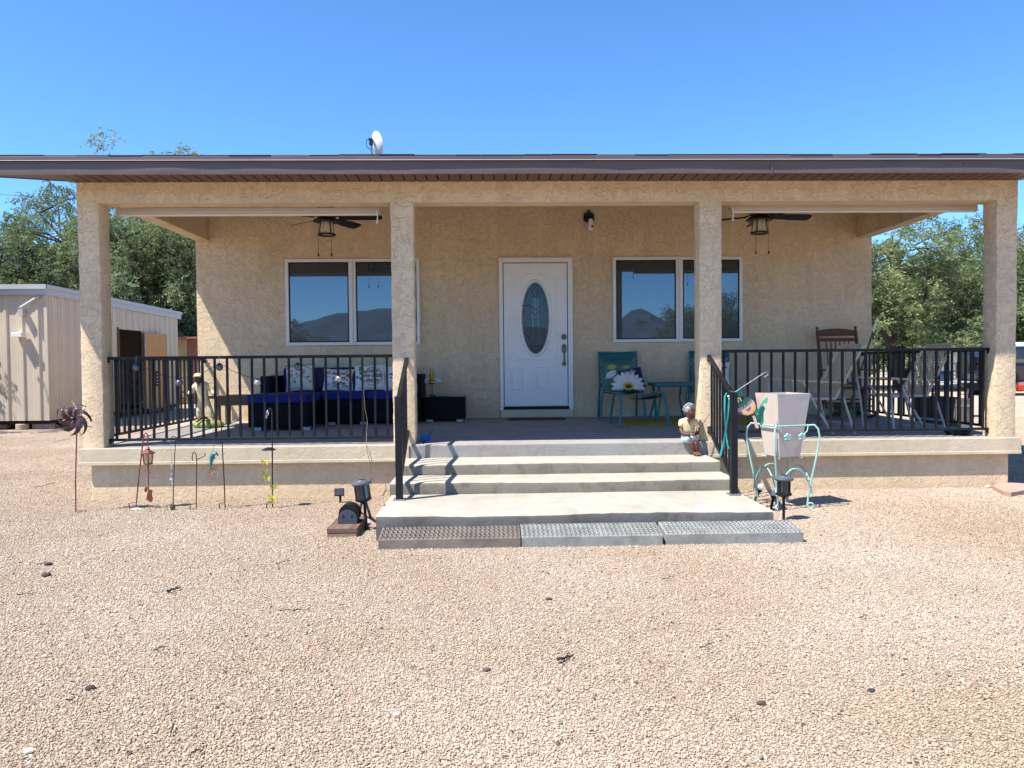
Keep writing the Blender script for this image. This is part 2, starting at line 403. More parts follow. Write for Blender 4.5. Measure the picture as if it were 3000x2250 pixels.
# ================================================================== TREES
m_leaf = attr_mat('mesquite_leaf', rough=.7, trans=.35)
m_bark = pm('mesquite_bark', (.055, .042, .033), .9, 0, .35, 12, .5, 30)
def crown_model(seed, H, S, low, clumps, base, light):
    """trunk and limbs plus feathery drooping leaf sprays; H height, S crown half width, low = lowest foliage"""
    r = random.Random(seed); q = np.random.default_rng(seed)
    tk = MB(); tips = []
    th = H*.2
    stems = 2+seed % 2
    for s in range(stems):
        a = 2*math.pi*s/stems+r.uniform(-.4, .4); b0 = V((math.cos(a)*.18, math.sin(a)*.18, -.1))
        f = b0+V((math.cos(a)*.5, math.sin(a)*.5, th+r.uniform(-.2, .3)))
        tk.tube([b0, (b0+f)/2+V((r.uniform(-.1, .1), r.uniform(-.1, .1), 0)), f], [.17, .14, .12], 8)
        for k in range(5):
            aa = a+r.uniform(-1.5, 1.5); out = S*r.uniform(.45, .85); zz = H*r.uniform(.5, .93)*(1-.25*(out/S)**2)
            e = V((math.cos(aa)*out, math.sin(aa)*out, zz))
            mid = f.lerp(e, .5)+V((r.uniform(-.3, .3), r.uniform(-.3, .3), r.uniform(.1, .6)))
            pts = [f, f.lerp(mid, .5)+V((r.uniform(-.1, .1), r.uniform(-.1, .1), 0)), mid, mid.lerp(e, .5)+V((0, 0, .15)), e]
            tk.tube(pts, [.10, .08, .06, .045, .02], 6); tips += [pts[2], pts[3], e]
            for _ in range(6):
                p = pts[r.choice((1, 2, 2, 3, 3, 4))]; dv = V((r.gauss(0, 1), r.gauss(0, 1), r.gauss(.1, .6))).normalized()
                e2 = p+dv*S*r.uniform(.25, .5); e2.z = max(e2.z, low+.3)
                tk.tube([p, p.lerp(e2, .5)+V((0, 0, .12)), e2], [.035, .025, .01], 5); tips += [e2, p.lerp(e2, .6)]
    C = []
    while len(C) < clumps:
        t = r.choice(tips); p = t+V((r.gauss(0, .14*S), r.gauss(0, .14*S), r.gauss(-.05*H, .10*H)))
        if p.z < low: p.z = low+r.random()*.6
        if p.z > H: continue
        C.append((p.x, p.y, p.z))
    C = np.array(C); n = len(C)
    tw = 22; lf = 16                                   # twigs per clump, leaflets per twig
    tc = np.repeat(C, tw, 0)+q.normal(0, .13*S/3, (n*tw, 3))
    d = q.normal(0, 1, (n*tw, 3)); d[:, 2] = d[:, 2]*.6-.25; d /= np.linalg.norm(d, axis=1)[:, None]
    L = q.uniform(.25, .6, n*tw)
    u = np.linspace(0, 1, lf)
    pts = tc[:, None]+d[:, None]*(u[None]*L[:, None])[..., None]; pts[..., 2] -= .22*(u[None]**2)*L[:, None]
    m = n*tw*lf; pts = pts.reshape(-1, 3)
    ld = q.normal(0, 1, (m, 3)); ld[:, 2] = ld[:, 2]*.5-.3; ld /= np.linalg.norm(ld, axis=1)[:, None]
    w = np.cross(ld, q.normal(0, 1, (m, 3))); w /= np.linalg.norm(w, axis=1)[:, None]
    ll = q.uniform(.07, .15, m)[:, None]; ww = q.uniform(.010, .020, m)[:, None]
    v = np.stack([pts-w*ww, pts+ld*ll*.5-w*ww*1.3, pts+ld*ll+w*ww*.2, pts+ld*ll*.5+w*ww*1.3], 1).reshape(-1, 3)
    f = np.arange(m*4).reshape(-1, 4)
    cl = np.repeat(q.uniform(0, 1, n), tw*lf)*.6+q.uniform(0, 1, m)*.4
    col = np.array(base)[None]*(1-cl[:, None])+np.array(light)[None]*cl[:, None]
    br = q.uniform(0, 1, m) < .015; col[br] = (.20, .16, .05)
    return tk, np_mesh('crown', v, f, np.repeat(col, 4, 0), m_leaf)
GB, GL = (.085, .125, .062), (.31, .375, .17)
models = [crown_model(1, 7.5, 4.2, 1.5, 380, GB, GL), crown_model(2, 6.8, 3.8, 1.3, 330, GB, (.34, .40, .18)), crown_model(3, 9, 4.6, 2.2, 320, (.09, .13, .075), (.31, .375, .20))]
tmesh = []
for k, (tk, cm) in enumerate(models):
    o = tk.build('trunk', m_bark, None, True); tmesh.append(o.data); bpy.data.objects.remove(o)
def tree(k, x, y, rot, sx, sz, label):
    t = thing('mesquite_tree', label, 'tree', 'mesquite trees around the house', (x, y, 0), rot); t.scale = (sx, sx, sz)
    link('trunk', tmesh[k], None, t); link('crown', models[k][1], None, t)
tree(2, -13.4, 31, .3, 1.05, 1.11, 'tall mesquite whose topmost twigs rise above the left end of the roof')
tree(0, -18.8, 27.5, 1.9, 1.05, 1.16, 'feathery mesquite at the far left edge behind the cream shed')
tree(0, -13.1, 29.5, 3.7, .95, 1.36, 'tallest mesquite of the left group, beside the house wall')
tree(1, -13.3, 15.2, 1.1, .72, .78, 'mesquite just off the left edge that dapples the shed front')
tree(1, -12.6, 35, 2.6, 1.15, 1.12, 'dense dark mesquite seen between the left column and the house wall')
tree(0, -24.5, 36, 4.1, 1.2, 1.1, 'mesquite furthest left, behind the feathery one')
tree(1, -16.5, 41, 5.2, 1.3, 1.15, 'mesquite in the back row behind the cream shed roof')
tree(1, -21.0, 30.5, .6, .8, .62, 'low dark mesquite just over the left end of the shed roof')
tree(1, 18.4, 34, .8, 1.26, 1.22, 'bright green mesquite right of the house wall, behind the rocking chair')
tree(0, 24.0, 34.5, 3.3, 1.26, 1.28, 'bright green mesquite left of the rightmost column')
tree(0, 31, 39, 5.0, 1.25, 1.15, 'mesquite at the right edge beyond the rightmost column')
tree(1, 15.5, 46, 2.0, 1.4, 1.25, 'mesquite in the back row on the right, behind the bright green ones')
tree(0, 27.0, 50, .2, 1.5, 1.25, 'mesquite in the back row behind the white trailer')
tree(0, 11.8, -15.5, 1.2, .85, .80, 'mesquite mirrored in the right window panes')
tree(1, -8.2, -13, .5, .5, .5, 'dark bush mirrored low in the left window')
tree(1, -2.6, -16, 2.5, .55, .42, 'low brown bush mirrored in the second left window pane')
def brush():
    q = np.random.default_rng(9); n = 260
    x = q.uniform(-90, 110, n); c = np.stack([x, q.uniform(60, 95, n), q.uniform(.3, 3.0, n)], 1)
    k = 260; p = np.repeat(c, k, 0)+q.normal(0, 1, (n*k, 3))*np.array([1.5, 1.2, .8]); p[:, 2] = np.abs(p[:, 2])
    a = q.normal(0, 1, (n*k, 3)); b = q.normal(0, 1, (n*k, 3)); s = .16
    v = np.stack([p, p+a*s, p+(a+b)*s, p+b*s], 1).reshape(-1, 3)
    col = np.repeat(np.array(GB)+(np.array(GL)-np.array(GB))*q.uniform(0, 1, (n*k, 1)), 4, 0)
    o = link('distant_brush', np_mesh('distant_brush', v, np.arange(n*k*4).reshape(-1, 4), col, m_leaf), None); stuff(o)
    tag(o, 'far band of green desert brush along the horizon', 'brush')
brush()

# ================================================================== HOUSE
W = 11.0; F = 7.88; XL, XR = -4.13, 5.505; XW = 5.535
house = thing('house', 'tan stucco ranch house with a long covered front porch and brown eaves', 'house')
wall = MB().box(XL, XW, W, 19, 0, 3.84).build('wall', m_stucco, house)
MB().prism([(XL+.001, W, 3.84), (XL+.001, 14, 4.4), (XL+.001, 19, 3.84)], (XW-XL-.002, 0, 0)).build('gable', m_stucco, house)
MB().box(-4.05, 5.43, F, W, -.15, .366).build('foundation', m_base, house, bevel=.01)
sl_ = MB().prism([(-4.14, 7.83, .366), (-4.14, W-.003, .366), (-4.14, W-.003, .572), (-4.14, 7.83, .531)], (9.66, 0, 0))
floor = sl_.build('porch_floor', m_floor, house, bevel=.012)
for x0, x1 in ((-4.143, -.83), (2.235, 5.523)):
    MB().box(x0, x1, 7.815, 7.829, .362, .5335).build('slab_edge', m_edge, house, bevel=.006)
    MB().box(x0, x1, 7.811, 7.828, .362, .395).build('edge_lip', m_edge, house, bevel=.004)
for x in (-.70,):
    MB().box(x, x+.006, 7.9, W-.01, zf(9.4)-.03, zf(9.4)+.0005).build('floor_joint', m_dark, floor)
colx = [(-4.13, -3.915), (-.995, -.768), (2.172, 2.40), (5.285, 5.505)]
def stucco_post(x0, x1, y0, y1, z0, z1):
    m = MB(); nz = 34; r = random.Random(int(x0*100)); c = .014
    for i in range(nz+1):
        z = z0+(z1-z0)*i/nz; A = .0035 if i < nz-1 else 0; j = lambda: r.uniform(-A, A); c = .014 if i < nz-2 else .0005
        a_, b_, c_, d_ = x0+j(), x1+j(), y0+j(), y1+j(); k3 = c*.3
        m.v += [(a_+c, c_, z), (b_-c, c_, z), (b_-k3, c_+k3, z), (b_, c_+c, z), (b_, d_-c, z), (b_-k3, d_-k3, z), (b_-c, d_, z), (a_+c, d_, z), (a_+k3, d_-k3, z), (a_, d_-c, z), (a_, c_+c, z), (a_+k3, c_+k3, z)]
        if i: b = (i-1)*12; m.f += [(b+k, b+(k+1) % 12, b+12+(k+1) % 12, b+12+k) for k in range(12)]
    m.f += [tuple(range(12)), tuple(nz*12+k for k in range(12))]
    return m
for x0, x1 in colx:
    stucco_post(x0, x1, F, F+.225, zf(F)-.01, 3.0).build('column', m_stucco, house, True)
MB().box(XL, XR, F, F+.225, 3.0005, 3.30).build('front_beam', m_stucco, house)
for x0, x1 in ((XL, XL+.19), (XR-.19, XR)):
    MB().prism([(x0, F+.226, 3.115), (x0, W-.002, 3.115), (x0, W-.002, 3.83), (x0, F+.226, 3.31)], (x1-x0, 0, 0)).build('side_beam', m_stucco, house, bevel=.01)
MB().prism([(XL+.2, F+.23, 3.33), (XL+.2, W-.01, 3.82), (XL+.2, W-.01, 3.84), (XL+.2, F+.23, 3.35)], (XR-XL-.4, 0, 0)).build('porch_ceiling', m_ceil, house)
# roof
X0, X1 = -4.83, 6.17
rz = lambda y: 3.315+(y-7.38)*.2
roof = MB().prism([(X0, 7.38, rz(7.38)-.10), (X0, 7.38, rz(7.38)), (X0, 14, rz(14)), (X0, 20.6, rz(14)-6.6*.2), (X0, 20.6, rz(14)-6.6*.2-.1), (X0, 14, rz(14)-.1)], (X1-X0, 0, 0)).build('roof', m_shingle, house)
for xx in (X0-.02, X1):
    MB().prism([(xx, 7.36, 3.15), (xx, 7.36, rz(7.36)+.02), (xx, 14, rz(14)+.02), (xx, 14, rz(14)-.15)], (.02, 0, 0)).build('rake_board', m_brown, roof)
for xa, xb in ((X0+.01, XL-.005), (XR+.005, X1-.01)):
    MB().prism([(xa, 7.381, 3.165), (xa, 14, 3.165+6.62*.2), (xa, 14, 3.18+6.62*.2), (xa, 7.381, 3.18)], (xb-xa, 0, 0)).build('rake_soffit', m_soffit, roof)
# fascia with the gentle buckling of thin metal
fa = MB(); n = 150; r2 = random.Random(4)
w1 = [0]*(n+1)
for k in range(26):
    c0 = r2.uniform(0, n); a = r2.uniform(-.0045, .0045); ww = r2.uniform(2, 7)
    for i in range(n+1): w1[i] += a*math.exp(-((i-c0)/ww)**2)
for i in range(n+1):
    x = X0+(X1-X0)*i/n; b = w1[i]
    fa.v += [(x, 7.379, 3.158), (x, 7.358+b*.3, 3.158), (x, 7.356+b, 3.20), (x, 7.362+b*1.3, 3.255), (x, 7.366+b*.4, 3.287), (x, 7.379, 3.287)]
    if i: q = (i-1)*6; fa.f += [(q+k, q+(k+1) % 6, q+6+(k+1) % 6, q+6+k) for k in range(6)]
fascia = fa.build('fascia', m_brown, roof, True)
for xs in (-3.0, .83, 2.72, 4.6):
    MB().box(xs, xs+.012, 7.3525, 7.3545, 3.15, 3.262).build('fascia_joint', m_brown, fascia)
m_drip_glint = pm('drip_lip_glint', (.70, .66, .60), .25, .2, .05, 2)  # pale colour painted as the sun's glint along the lip
MB().box(X0, X1, 7.341, 7.3555, 3.293, 3.326).build('drip_edge', m_brown, roof, bevel=.002)
MB().prism([(X0, 7.332, 3.2815), (X0, 7.332, 3.287), (X0, 7.3545, 3.2925), (X0, 7.3545, 3.286)], (X1-X0, 0, 0)).build('drip_lip', m_drip_glint, roof)
sh0 = MB().prism([(0, 7.342, 3.3275), (0, 7.70, 3.3275+.072), (0, 7.70, 3.334+.074), (0, 7.342, 3.334)], (.30, 0, 0)).build('shingle', m_shingle, roof)
x = X0; first = True
while x < X1-.3:
    o = sh0 if first else clone(sh0, roof); first = False
    o.location = (x, r2.uniform(-.006, .004), r2.choice((0, 0, .003, .006))); o.scale.x = r2.uniform(.8, 1.5); x += .3*o.scale.x+r2.uniform(.002, .01)
# soffit boards
so_ = MB().box(XL-.06, XR+.09, 7.38, F-.002, 3.216, 3.224).build('soffit', m_dark, house)
b0 = MB().prism([(0, 7.381, 3.2145), (0, 7.381, 3.204), (0, F-.003, 3.204), (0, F-.003, 3.2145)], (.099, 0, 0)).build('soffit_board', m_soffit, so_, bevel=.003)
nb = int((XR-XL+.15)/.112)
for i in range(nb):
    o = b0 if i == 0 else clone(b0, so_)
    o.location = (XL-.06+.112*i, 0, 0)

# windows
def window(x0, x1, z0, z1, xm):
    t = MB().box(x0+.02, x1-.02, W-.012, W+.02, z0+.02, z1-.02).build('window', m_black, house)
    fw = .045
    fr = MB()
    for a, b, c, d in ((x0, x1, z1-fw, z1), (x0, x1, z0, z0+fw), (x0, x0+fw, z0+fw, z1-fw), (x1-fw, x1, z0+fw, z1-fw), (xm-.05, xm-.008, z0+fw, z1-fw), (xm+.008, xm+.05, z0+fw, z1-fw)):
        fr.box(a, b, W-.04, W-.004, c, d)
    fr.build('frame', m_vinyl, t, bevel=.005)
    MB().box(xm-.007, xm+.007, W-.05, W-.006, z0-.012, z1).build('mullion', m_vinyl, t, bevel=.003)
    for a, b in ((x0+fw, xm-.05), (xm+.05, x1-fw)):
        s = MB()
        for p in ((a, b, z1-fw-.018, z1-fw), (a, b, z0+fw, z0+fw+.018), (a, a+.018, z0+fw, z1-fw), (b-.018, b, z0+fw, z1-fw)): s.box(p[0], p[1], W-.03, W-.01, p[2], p[3])
        s.build('gasket', m_black, t)
        MB().box(a+.005, b-.005, W-.024, W-.016, z0+fw+.005, z1-fw-.005).build('pane', m_glass, t)
window(-2.875, -.985, 1.628, 2.85, -1.936)
window(1.77, 3.64, 1.636, 2.855, 2.727)

# front door
door = MB().box(.206, 1.112, W-.035, W+.02, .735, 2.773).build('door', m_white, house, bevel=.004)
fr = MB()
fr.box(.143, .196, W-.055, W-.002, .665, 2.853).box(1.122, 1.19, W-.055, W-.002, .665, 2.853).box(.196, 1.122, W-.055, W-.002, 2.783, 2.853)
fr.build('frame', m_white, door, bevel=.006)
MB().box(.196, 1.122, W-.032, W-.003, .737, 2.783).build('reveal', m_dark, door)
MB().box(.19, 1.13, W-.075, W-.003, .690, .728).build('threshold', m_dark, door, bevel=.004)
MB().box(.15, 1.185, W-.10, W-.002, .575, .688).build('sill', m_edge, door, bevel=.01)
def ring(a, b, w, y0, y1, cx, cz, n=48):
    m = MB(); vs = []
    for i in range(n):
        t = 2*math.pi*i/n; c, s = math.cos(t), math.sin(t)
        for k, y in ((0, y1), (w*.35, y0), (w*.7, y0), (w, y1)): vs.append((cx+(a+k)*c, y, cz+(b+k)*s))
    fs = [(i*4+k, i*4+k+1, ((i+1) % n)*4+k+1, ((i+1) % n)*4+k) for i in range(n) for k in range(3)]
    return m.add(vs, fs)
OX, OZ = .657, 1.99
oval = MB().add([(OX+.188*math.cos(2*math.pi*i/48), W-.044, OZ+.505*math.sin(2*math.pi*i/48)) for i in range(48)]+[(OX+.188*math.cos(2*math.pi*i/48), W-.036, OZ+.505*math.sin(2*math.pi*i/48)) for i in range(48)], [tuple(range(48)), tuple(range(48, 96))[::-1]]+[(i, (i+1) % 48, 48+(i+1) % 48, 48+i) for i in range(48)]).build('oval_glass', m_doorglass, door)
ring(.186, .503, .055, W-.062, W-.035, OX, OZ).build('oval_moulding', m_white, door, True)
lead = MB(); pane = MB()
ec = lambda x: .505*math.sqrt(max(0, 1-((x)/.188)**2))
def ln(pts, w=.0055): lead.tube([(OX+a, W-.047, OZ+b) for a, b in pts], w, 5)
k = .86
ln([(.188*k*math.cos(2*math.pi*i/40), .505*.93*math.sin(2*math.pi*i/40)) for i in range(41)])
for x in (-.055, .055): ln([(x, -.32), (x, .33)])
for x in (-.022, .022): ln([(x, -.02), (x, .36)])
ln([(-.055, .10), (0, .04), (.055, .10)]); ln([(-.055, .17), (0, .11), (.055, .17)]); ln([(-.05, .37), (0, .30), (.05, .37), (0, .44), (-.05, .37)])
ln([(-.185, .18), (-.055, .18)]); ln([(.185, .18), (.055, .18)]); ln([(-.055, -.26), (-.11, -.36), (0, -.30), (.11, -.36), (.055, -.26)])
ln([(-.1, -.40), (.1, -.40)]); ln([(-.06, -.43), (0, -.47), (.06, -.43)])
for z in (-.22, -.06, .08): ln([(-.186, z), (-.163, z)]); ln([(.186, z), (.163, z)])
lead.build('leading', m_nickel, oval)
for x, w, z0, z1 in ((-.038, .012, -.3, .28), (0, .02, 0, .3), (.038, .012, -.3, .28)): pane.box(OX+x-w, OX+x+w, W-.0465, W-.0445, OZ+z0, OZ+z1)
pane.build('bevel_pane', window_glass('bevelled_glass', .03, (.55, .75, .8)), oval)
def molding(m, pts, w=.02):
    m.tube([(a, W-.036, b) for a, b in pts], w/2, 6, True)
mo = MB(); molding(mo, [(.288, .985), (.288, 1.285), (.468, 1.285), (.468, .985)]); molding(mo, [(.318, 1.02), (.318, 1.25), (.438, 1.25), (.438, 1.02)], .012); mo.build('panel_moulding', m_white, door)
mo = MB(); molding(mo, [(.655, .985), (.655, 1.285), (.845+.0, 1.285), (.845, .985)]); molding(mo, [(.685, 1.02), (.685, 1.25), (.815, 1.25), (.815, 1.02)], .012); mo.build('panel_moulding', m_white, door)
mo = MB(); top = [(.37, 2.555)]+[(OX+.22*math.cos(R_(150-i*12)), 2.50+.125*math.sin(R_(150-i*12))) for i in range(0, 11)]+[(.95, 2.555)]
molding(mo, [(.36, 1.405), (.36, 2.545)]+top+[(.955, 2.545), (.955, 1.405)], .016); mo.build('panel_moulding', m_white, door)
hs = MB()
hexp = lambda cx, cz, a, b: [(cx-a, W-.036, cz-b*.55), (cx, W-.036, cz-b), (cx+a, W-.036, cz-b*.55), (cx+a, W-.036, cz+b*.55), (cx, W-.036, cz+b), (cx-a, W-.036, cz+b*.55)]
HX = 1.062
hs.prism(hexp(HX, 1.722, .036, .046), (0, -.012, 0)); hs.lathe([(.02, 0), (.02, .018), (.008, .02)], 16, (HX, W-.048, 1.722), rx3(R_(90)))
hs.build('deadbolt', m_nickel, door, bevel=.002)
hs = MB(); hs.prism(hexp(HX, 1.555, .034, .075), (0, -.012, 0)); hs.lathe([(.02, 0), (.02, .018), (.008, .02)], 16, (HX, W-.048, 1.58), rx3(R_(90)))
hs.prism(hexp(HX, 1.335, .028, .034), (0, -.012, 0))
hs.tube([(HX, W-.045, 1.50), (HX, W-.085, 1.485), (HX, W-.095, 1.42), (HX, W-.08, 1.36), (HX, W-.045, 1.335)], [.011, .012, .012, .009, .009], 8)
hs.build('door_handle', m_nickel, door, True)

# front steps
steps = thing('front_steps', 'grey concrete front steps with a wide bottom landing', 'steps')
def rough_block(name, x0, x1, y0, y1, z1, seed):
    m = MB(); r = random.Random(seed); n = 44; rows = []
    ph = [r.uniform(0, 6) for _ in range(4)]
    for i in range(n+1):
        x = x0+(x1-x0)*i/n; u = i*.3
        e = .009*math.sin(u*.8+ph[0])+.006*math.sin(u*2.3+ph[1])+r.uniform(-.004, .004); h = .005*math.sin(u*.6+ph[2])+r.uniform(-.002, .002)
        m.v += [(x, y0+e, -.05), (x, y0+e*1.3, z1*.5), (x, y0+e, z1-.026+h), (x, y0+.007+e, z1-.008+h), (x, y0+.028+e, z1+h), (x, y1, z1+h*.2), (x, y1, -.05)]
        if i: q = (i-1)*7; m.f += [(q+k, q+(k+1) % 7, q+7+(k+1) % 7, q+7+k) for k in range(7)]
    m.f += [tuple(range(7)), tuple(n*7+k for k in range(7))]
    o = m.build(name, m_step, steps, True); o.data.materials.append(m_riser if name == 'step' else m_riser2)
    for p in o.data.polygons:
        if p.normal.y < -.85 or abs(p.normal.x) > .85: p.material_index = 1  # front and end faces take the darker concrete, tops the lighter one
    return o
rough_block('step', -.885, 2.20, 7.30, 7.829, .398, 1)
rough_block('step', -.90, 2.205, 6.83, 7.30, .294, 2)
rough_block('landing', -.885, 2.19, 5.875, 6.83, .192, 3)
settle(steps)

# ================================================================== RAILINGS
def railing(p0, p1, zt, zb, n, label, first, step, hand=False):
    """balustrade in a vertical plane from p0 to p1 (xy), top and bottom rails, square balusters"""
    t = thing('porch_railing', label, 'railing', 'black iron porch railings')
    p0, p1 = V((*p0, 0)), V((*p1, 0)); d = (p1-p0); L = d.length; d.normalize()
    z = V((0, 0, 1))
    MB().bar(p0+z*zt, p1+z*zt, .042, .03).build('top_rail', m_iron, t, bevel=.004)
    MB().bar(p0+z*zb, p1+z*zb, .036, .026).build('bottom_rail', m_iron, t, bevel=.004)
    for zz in (zt, zb):
        for p, s in ((p0, 1), (p1, -1)):
            MB().bar(p+d*s*.008+z*(zz-.045), p+d*s*.008+z*(zz+.012), .03, .012, d).build('bracket', m_iron, t)
    b = MB().bar((0, 0, zb+.013), (0, 0, zt-.015), .021).build('baluster', m_iron, t)
    for i in range(n):
        o = b if i == 0 else clone(b, t)
        o.location = p0+d*(first+step*i)
        o.rotation_euler.z = math.atan2(d.y, d.x)
    return settle(t)
railing((-3.918, 8.0), (-.992, 8.0), 1.442, .602, 23, 'black iron railing across the porch front left of the steps', .075, .1262)
railing((2.397, 8.0), (5.29, 8.0), 1.458, .612, 23, 'black iron railing across the porch front right of the steps', .06, .126)
railing((-4.03, 8.11), (-4.03, W-.003), 1.44, .625, 22, 'black iron railing closing the left end of the porch', .07, .13)
railing((5.40, 8.11), (5.40, W-.003), 1.45, .625, 22, 'black iron railing closing the right end of the porch', .07, .13)
def handrail(xp, yp, xc, label):
    t = thing('step_handrail', label, 'handrail', 'black iron handrails beside the steps')
    zb = .195
    MB().box(xp-.05, xp+.05, yp-.05, yp+.05, zb, zb+.008).build('base_plate', m_steel, t)
    MB().box(xp-.029, xp+.029, yp-.029, yp+.029, zb+.006, 1.083).build('post', m_iron, t, bevel=.004)
    a, b = V((xp, yp+.029, 1.055)), V((xc, F-.003, 1.40))
    MB().bar(a, b, .042, .03).build('top_rail', m_iron, t, bevel=.004)
    a2, b2 = V((xp, yp+.029, .33)), V((xc, F-.003, .66))
    MB().bar(a2, b2, .036, .026).build('bottom_rail', m_iron, t, bevel=.004)
    for q in (b, b2): MB().box(q.x-.018, q.x+.018, F-.008, F+.002, q.z-.05, q.z+.02).build('bracket', m_iron, t)
    for i in range(7):
        u = (i+1.0)/8; p = a.lerp(b, u); p2 = a2.lerp(b2, u)
        MB().bar((p.x, p.y, p2.z+.01), (p.x, p.y, p.z-.01), .019).build('baluster', m_iron, t)
    settle(t)
handrail(-.785, 6.576, -.85, 'black iron handrail left of the front steps')
handrail(2.115, 6.611, 2.265, 'black iron handrail right of the front steps')

# ================================================================== SHEDS
m_tin = pm('cream_corrugated_tin', (.55, .465, .355), .5, 0, .07, 1.2, .1, 4)
m_tingrey = pm('pale_grey_trim', (.42, .425, .44), .45, 0, .06, 2)
m_ply = wood('plywood', (.55, .28, .085), (.42, .2, .055), (14, 14, 1.2), .6)
shed = thing('shed', 'cream corrugated metal shed on blocks with its side door open', 'shed')
SX, SY0, SY1 = -9.57, 16.9, 23.9
def corrugated(p0, p1, z0, z1f, out, pitch=.34, amp=.03):
    """trapezoid ribbed sheet from p0 to p1; z1f(u) top height"""
    p0, p1, out = V((*p0, 0)), V((*p1, 0)), V((*out, 0)); L = (p1-p0).length; d = (p1-p0).normalized(); m = MB(); s = 0.; st = []
    while s < L:
        for q, h in ((0, 0), (.30, 0), (.34, .5), (.52, .5), (.56, 1), (.74, 1), (.80, 0)):
            if s+q*pitch < L: st.append((s+q*pitch, h))
        s += pitch
    st.append((L, 0))
    for q, h in st:
        p = p0+d*q+out*amp*h; m.v += [(p.x, p.y, z0), (p.x, p.y, z1f(q/L))]
    m.f = [(2*i, 2*i+2, 2*i+3, 2*i+1) for i in range(len(st)-1)]
    return m
zt = lambda u: 2.96-.06*u
# front (facing viewer), side split round the doorway
def sl2(a, b): return lambda u: zt((a+(b-a)*u-SY0)/(SY1-SY0))
corrugated((SX-5.5, SY0), (SX, SY0), .2, lambda u: 2.96, (0, -1)).build('front_wall', m_tin, shed)
D0, D1 = 20.1, 21.45
corrugated((SX, SY0), (SX, D0), .2, sl2(SY0, D0), (1, 0)).build('side_wall', m_tin, shed)
corrugated((SX, D1), (SX, SY1), .2, sl2(D1, SY1), (1, 0)).build('side_wall', m_tin, shed)
corrugated((SX, D0), (SX, D1), 2.32, sl2(D0, D1), (1, 0)).build('door_header', m_tin, shed)
MB().box(SX-5.5, SX-.03, SY1-.02, SY1, .2, 2.85).build('back_wall', m_tin, shed)
MB().box(SX-5.5, SX-5.48, SY0+.02, SY1-.02, .2, 2.85).build('far_wall', m_tin, shed)
MB().box(SX-5.4, SX-.03, SY0+.06, SY1-.06, .12, .2).build('shed_floor', m_dark, shed)
MB().box(SX-.02, SX+.045, SY0-.045, SY0-.02, .2, 2.94).build('corner_trim', m_tin, shed)
MB().box(SX-.03, SX+.035, D0-.05, D0, .2, 2.36).build('door_jamb', wood('dark_jamb', (.16, .07, .03), (.08, .03, .015)), shed)
rf = MB().prism([(SX-5.6, SY0-.05, 2.97), (SX-5.6, SY1+.05, 2.88), (SX-5.6, SY1+.05, 2.97), (SX-5.6, SY0-.05, 3.07)], (5.62, 0, 0)).build('roof', m_tingrey, shed)
tr = MB(); 
tr.prism([(SX+.02, SY0-.12, 2.91), (SX+.02, SY1+.12, 2.79), (SX+.02, SY1+.12, 2.99), (SX+.02, SY0-.12, 3.12)], (.05, 0, 0))
tr.prism([(SX+.07, SY0-.14, 3.04), (SX+.07, SY1+.14, 2.92), (SX+.07, SY1+.14, 3.01), (SX+.07, SY0-.14, 3.13)], (.03, 0, 0))
tr.build('side_fascia', m_tingrey, shed)
tr = MB(); tr.box(SX-5.7, SX+.02, SY0-.12, SY0-.06, 2.91, 3.115).box(SX-5.7, SX+.1, SY0-.16, SY0-.12, 3.03, 3.13).build('front_fascia', m_tingrey, shed)
a = R_(80)
dm = MB(); dd = V((math.sin(a)*0+.12, 1, 0)).normalized()
dm.bar(V((SX+.06, D1, 1.22)), V((SX+.06, D1, 1.22))+dd*1.15, .04, 2.1)
dr = dm.build('door', m_ply, shed)
MB().obox(V((SX+.06, D1, 0))+dd*.6+V((.035, 0, 1.0)), (.02, .3, .42), None).build('door_vent', m_dark, dr)
for k in range(4): MB().obox(V((SX+.06, D1, 0))+dd*.6+V((.05, 0, .86+.09*k)), (.012, .26, .03), None).build('vent_slat', m_tingrey, dr)
MB().tube([(SX+.09, D1-.03, 2.3), (SX+.09, D1-.03, 1.1)], .018, 6).build('door_chain', m_steel, shed)
for x, y in ((SX-5.2, SY0+.1), (SX-2.6, SY0+.1), (SX-.25, SY0+.25), (SX-.2, SY0+3), (SX-.2, SY1-.3), (SX-5.2, SY1-.3)):
    MB().box(x-.2, x+.2, y-.1, y+.1, 0, .118).build('support_block', m_step, shed, bevel=.01)
lp = MB(); lp.tube([(SX-.12, SY0-.05, 2.88), (SX-.42, SY0-.22, 2.62)], .03, 6).box(SX-.5, SX-.4, SY0-.16, SY0-.035, 2.46, 2.6); lp.build('downspout_stub', m_tingrey, shed)
MB().box(SX-.62, SX-.4, SY0-.22, SY0-.035, 2.0, 2.1).build('flood_light', m_vinyl, shed, bevel=.01)
settle(shed)
shed2 = thing('shed', 'small rust red metal shed behind the cream one', 'shed')
m_red = pm('faded_red_tin', (.30, .12, .09), .6, 0, .15, 1.5); m_yel = pm('weathered_yellow_tin', (.46, .38, .18), .6, 0, .15, 1.5)
corrugated((-11.4, 27.5), (-10.7, 27.5), 0, lambda u: 2.3, (0, -1), .25).build('front_wall', m_yel, shed2)
corrugated((-10.7, 27.5), (-7.7, 27.5), 0, lambda u: 2.3-.05*u, (0, -1), .3).build('front_wall', m_red, shed2)
MB().box(-11.4, -7.7, 27.56, 30, 0, 2.25).build('body', m_red, shed2)
rf = MB().prism([(-11.6, 27.2, 2.30), (-11.6, 30.2, 2.5), (-11.6, 30.2, 2.54), (-11.6, 27.2, 2.36)], (4.1, 0, 0)).build('roof', m_red, shed2)
settle(shed2)
wire = [V((-40+2.4*i, 60, 12.2+.004*(i-10)**2)) for i in range(21)]
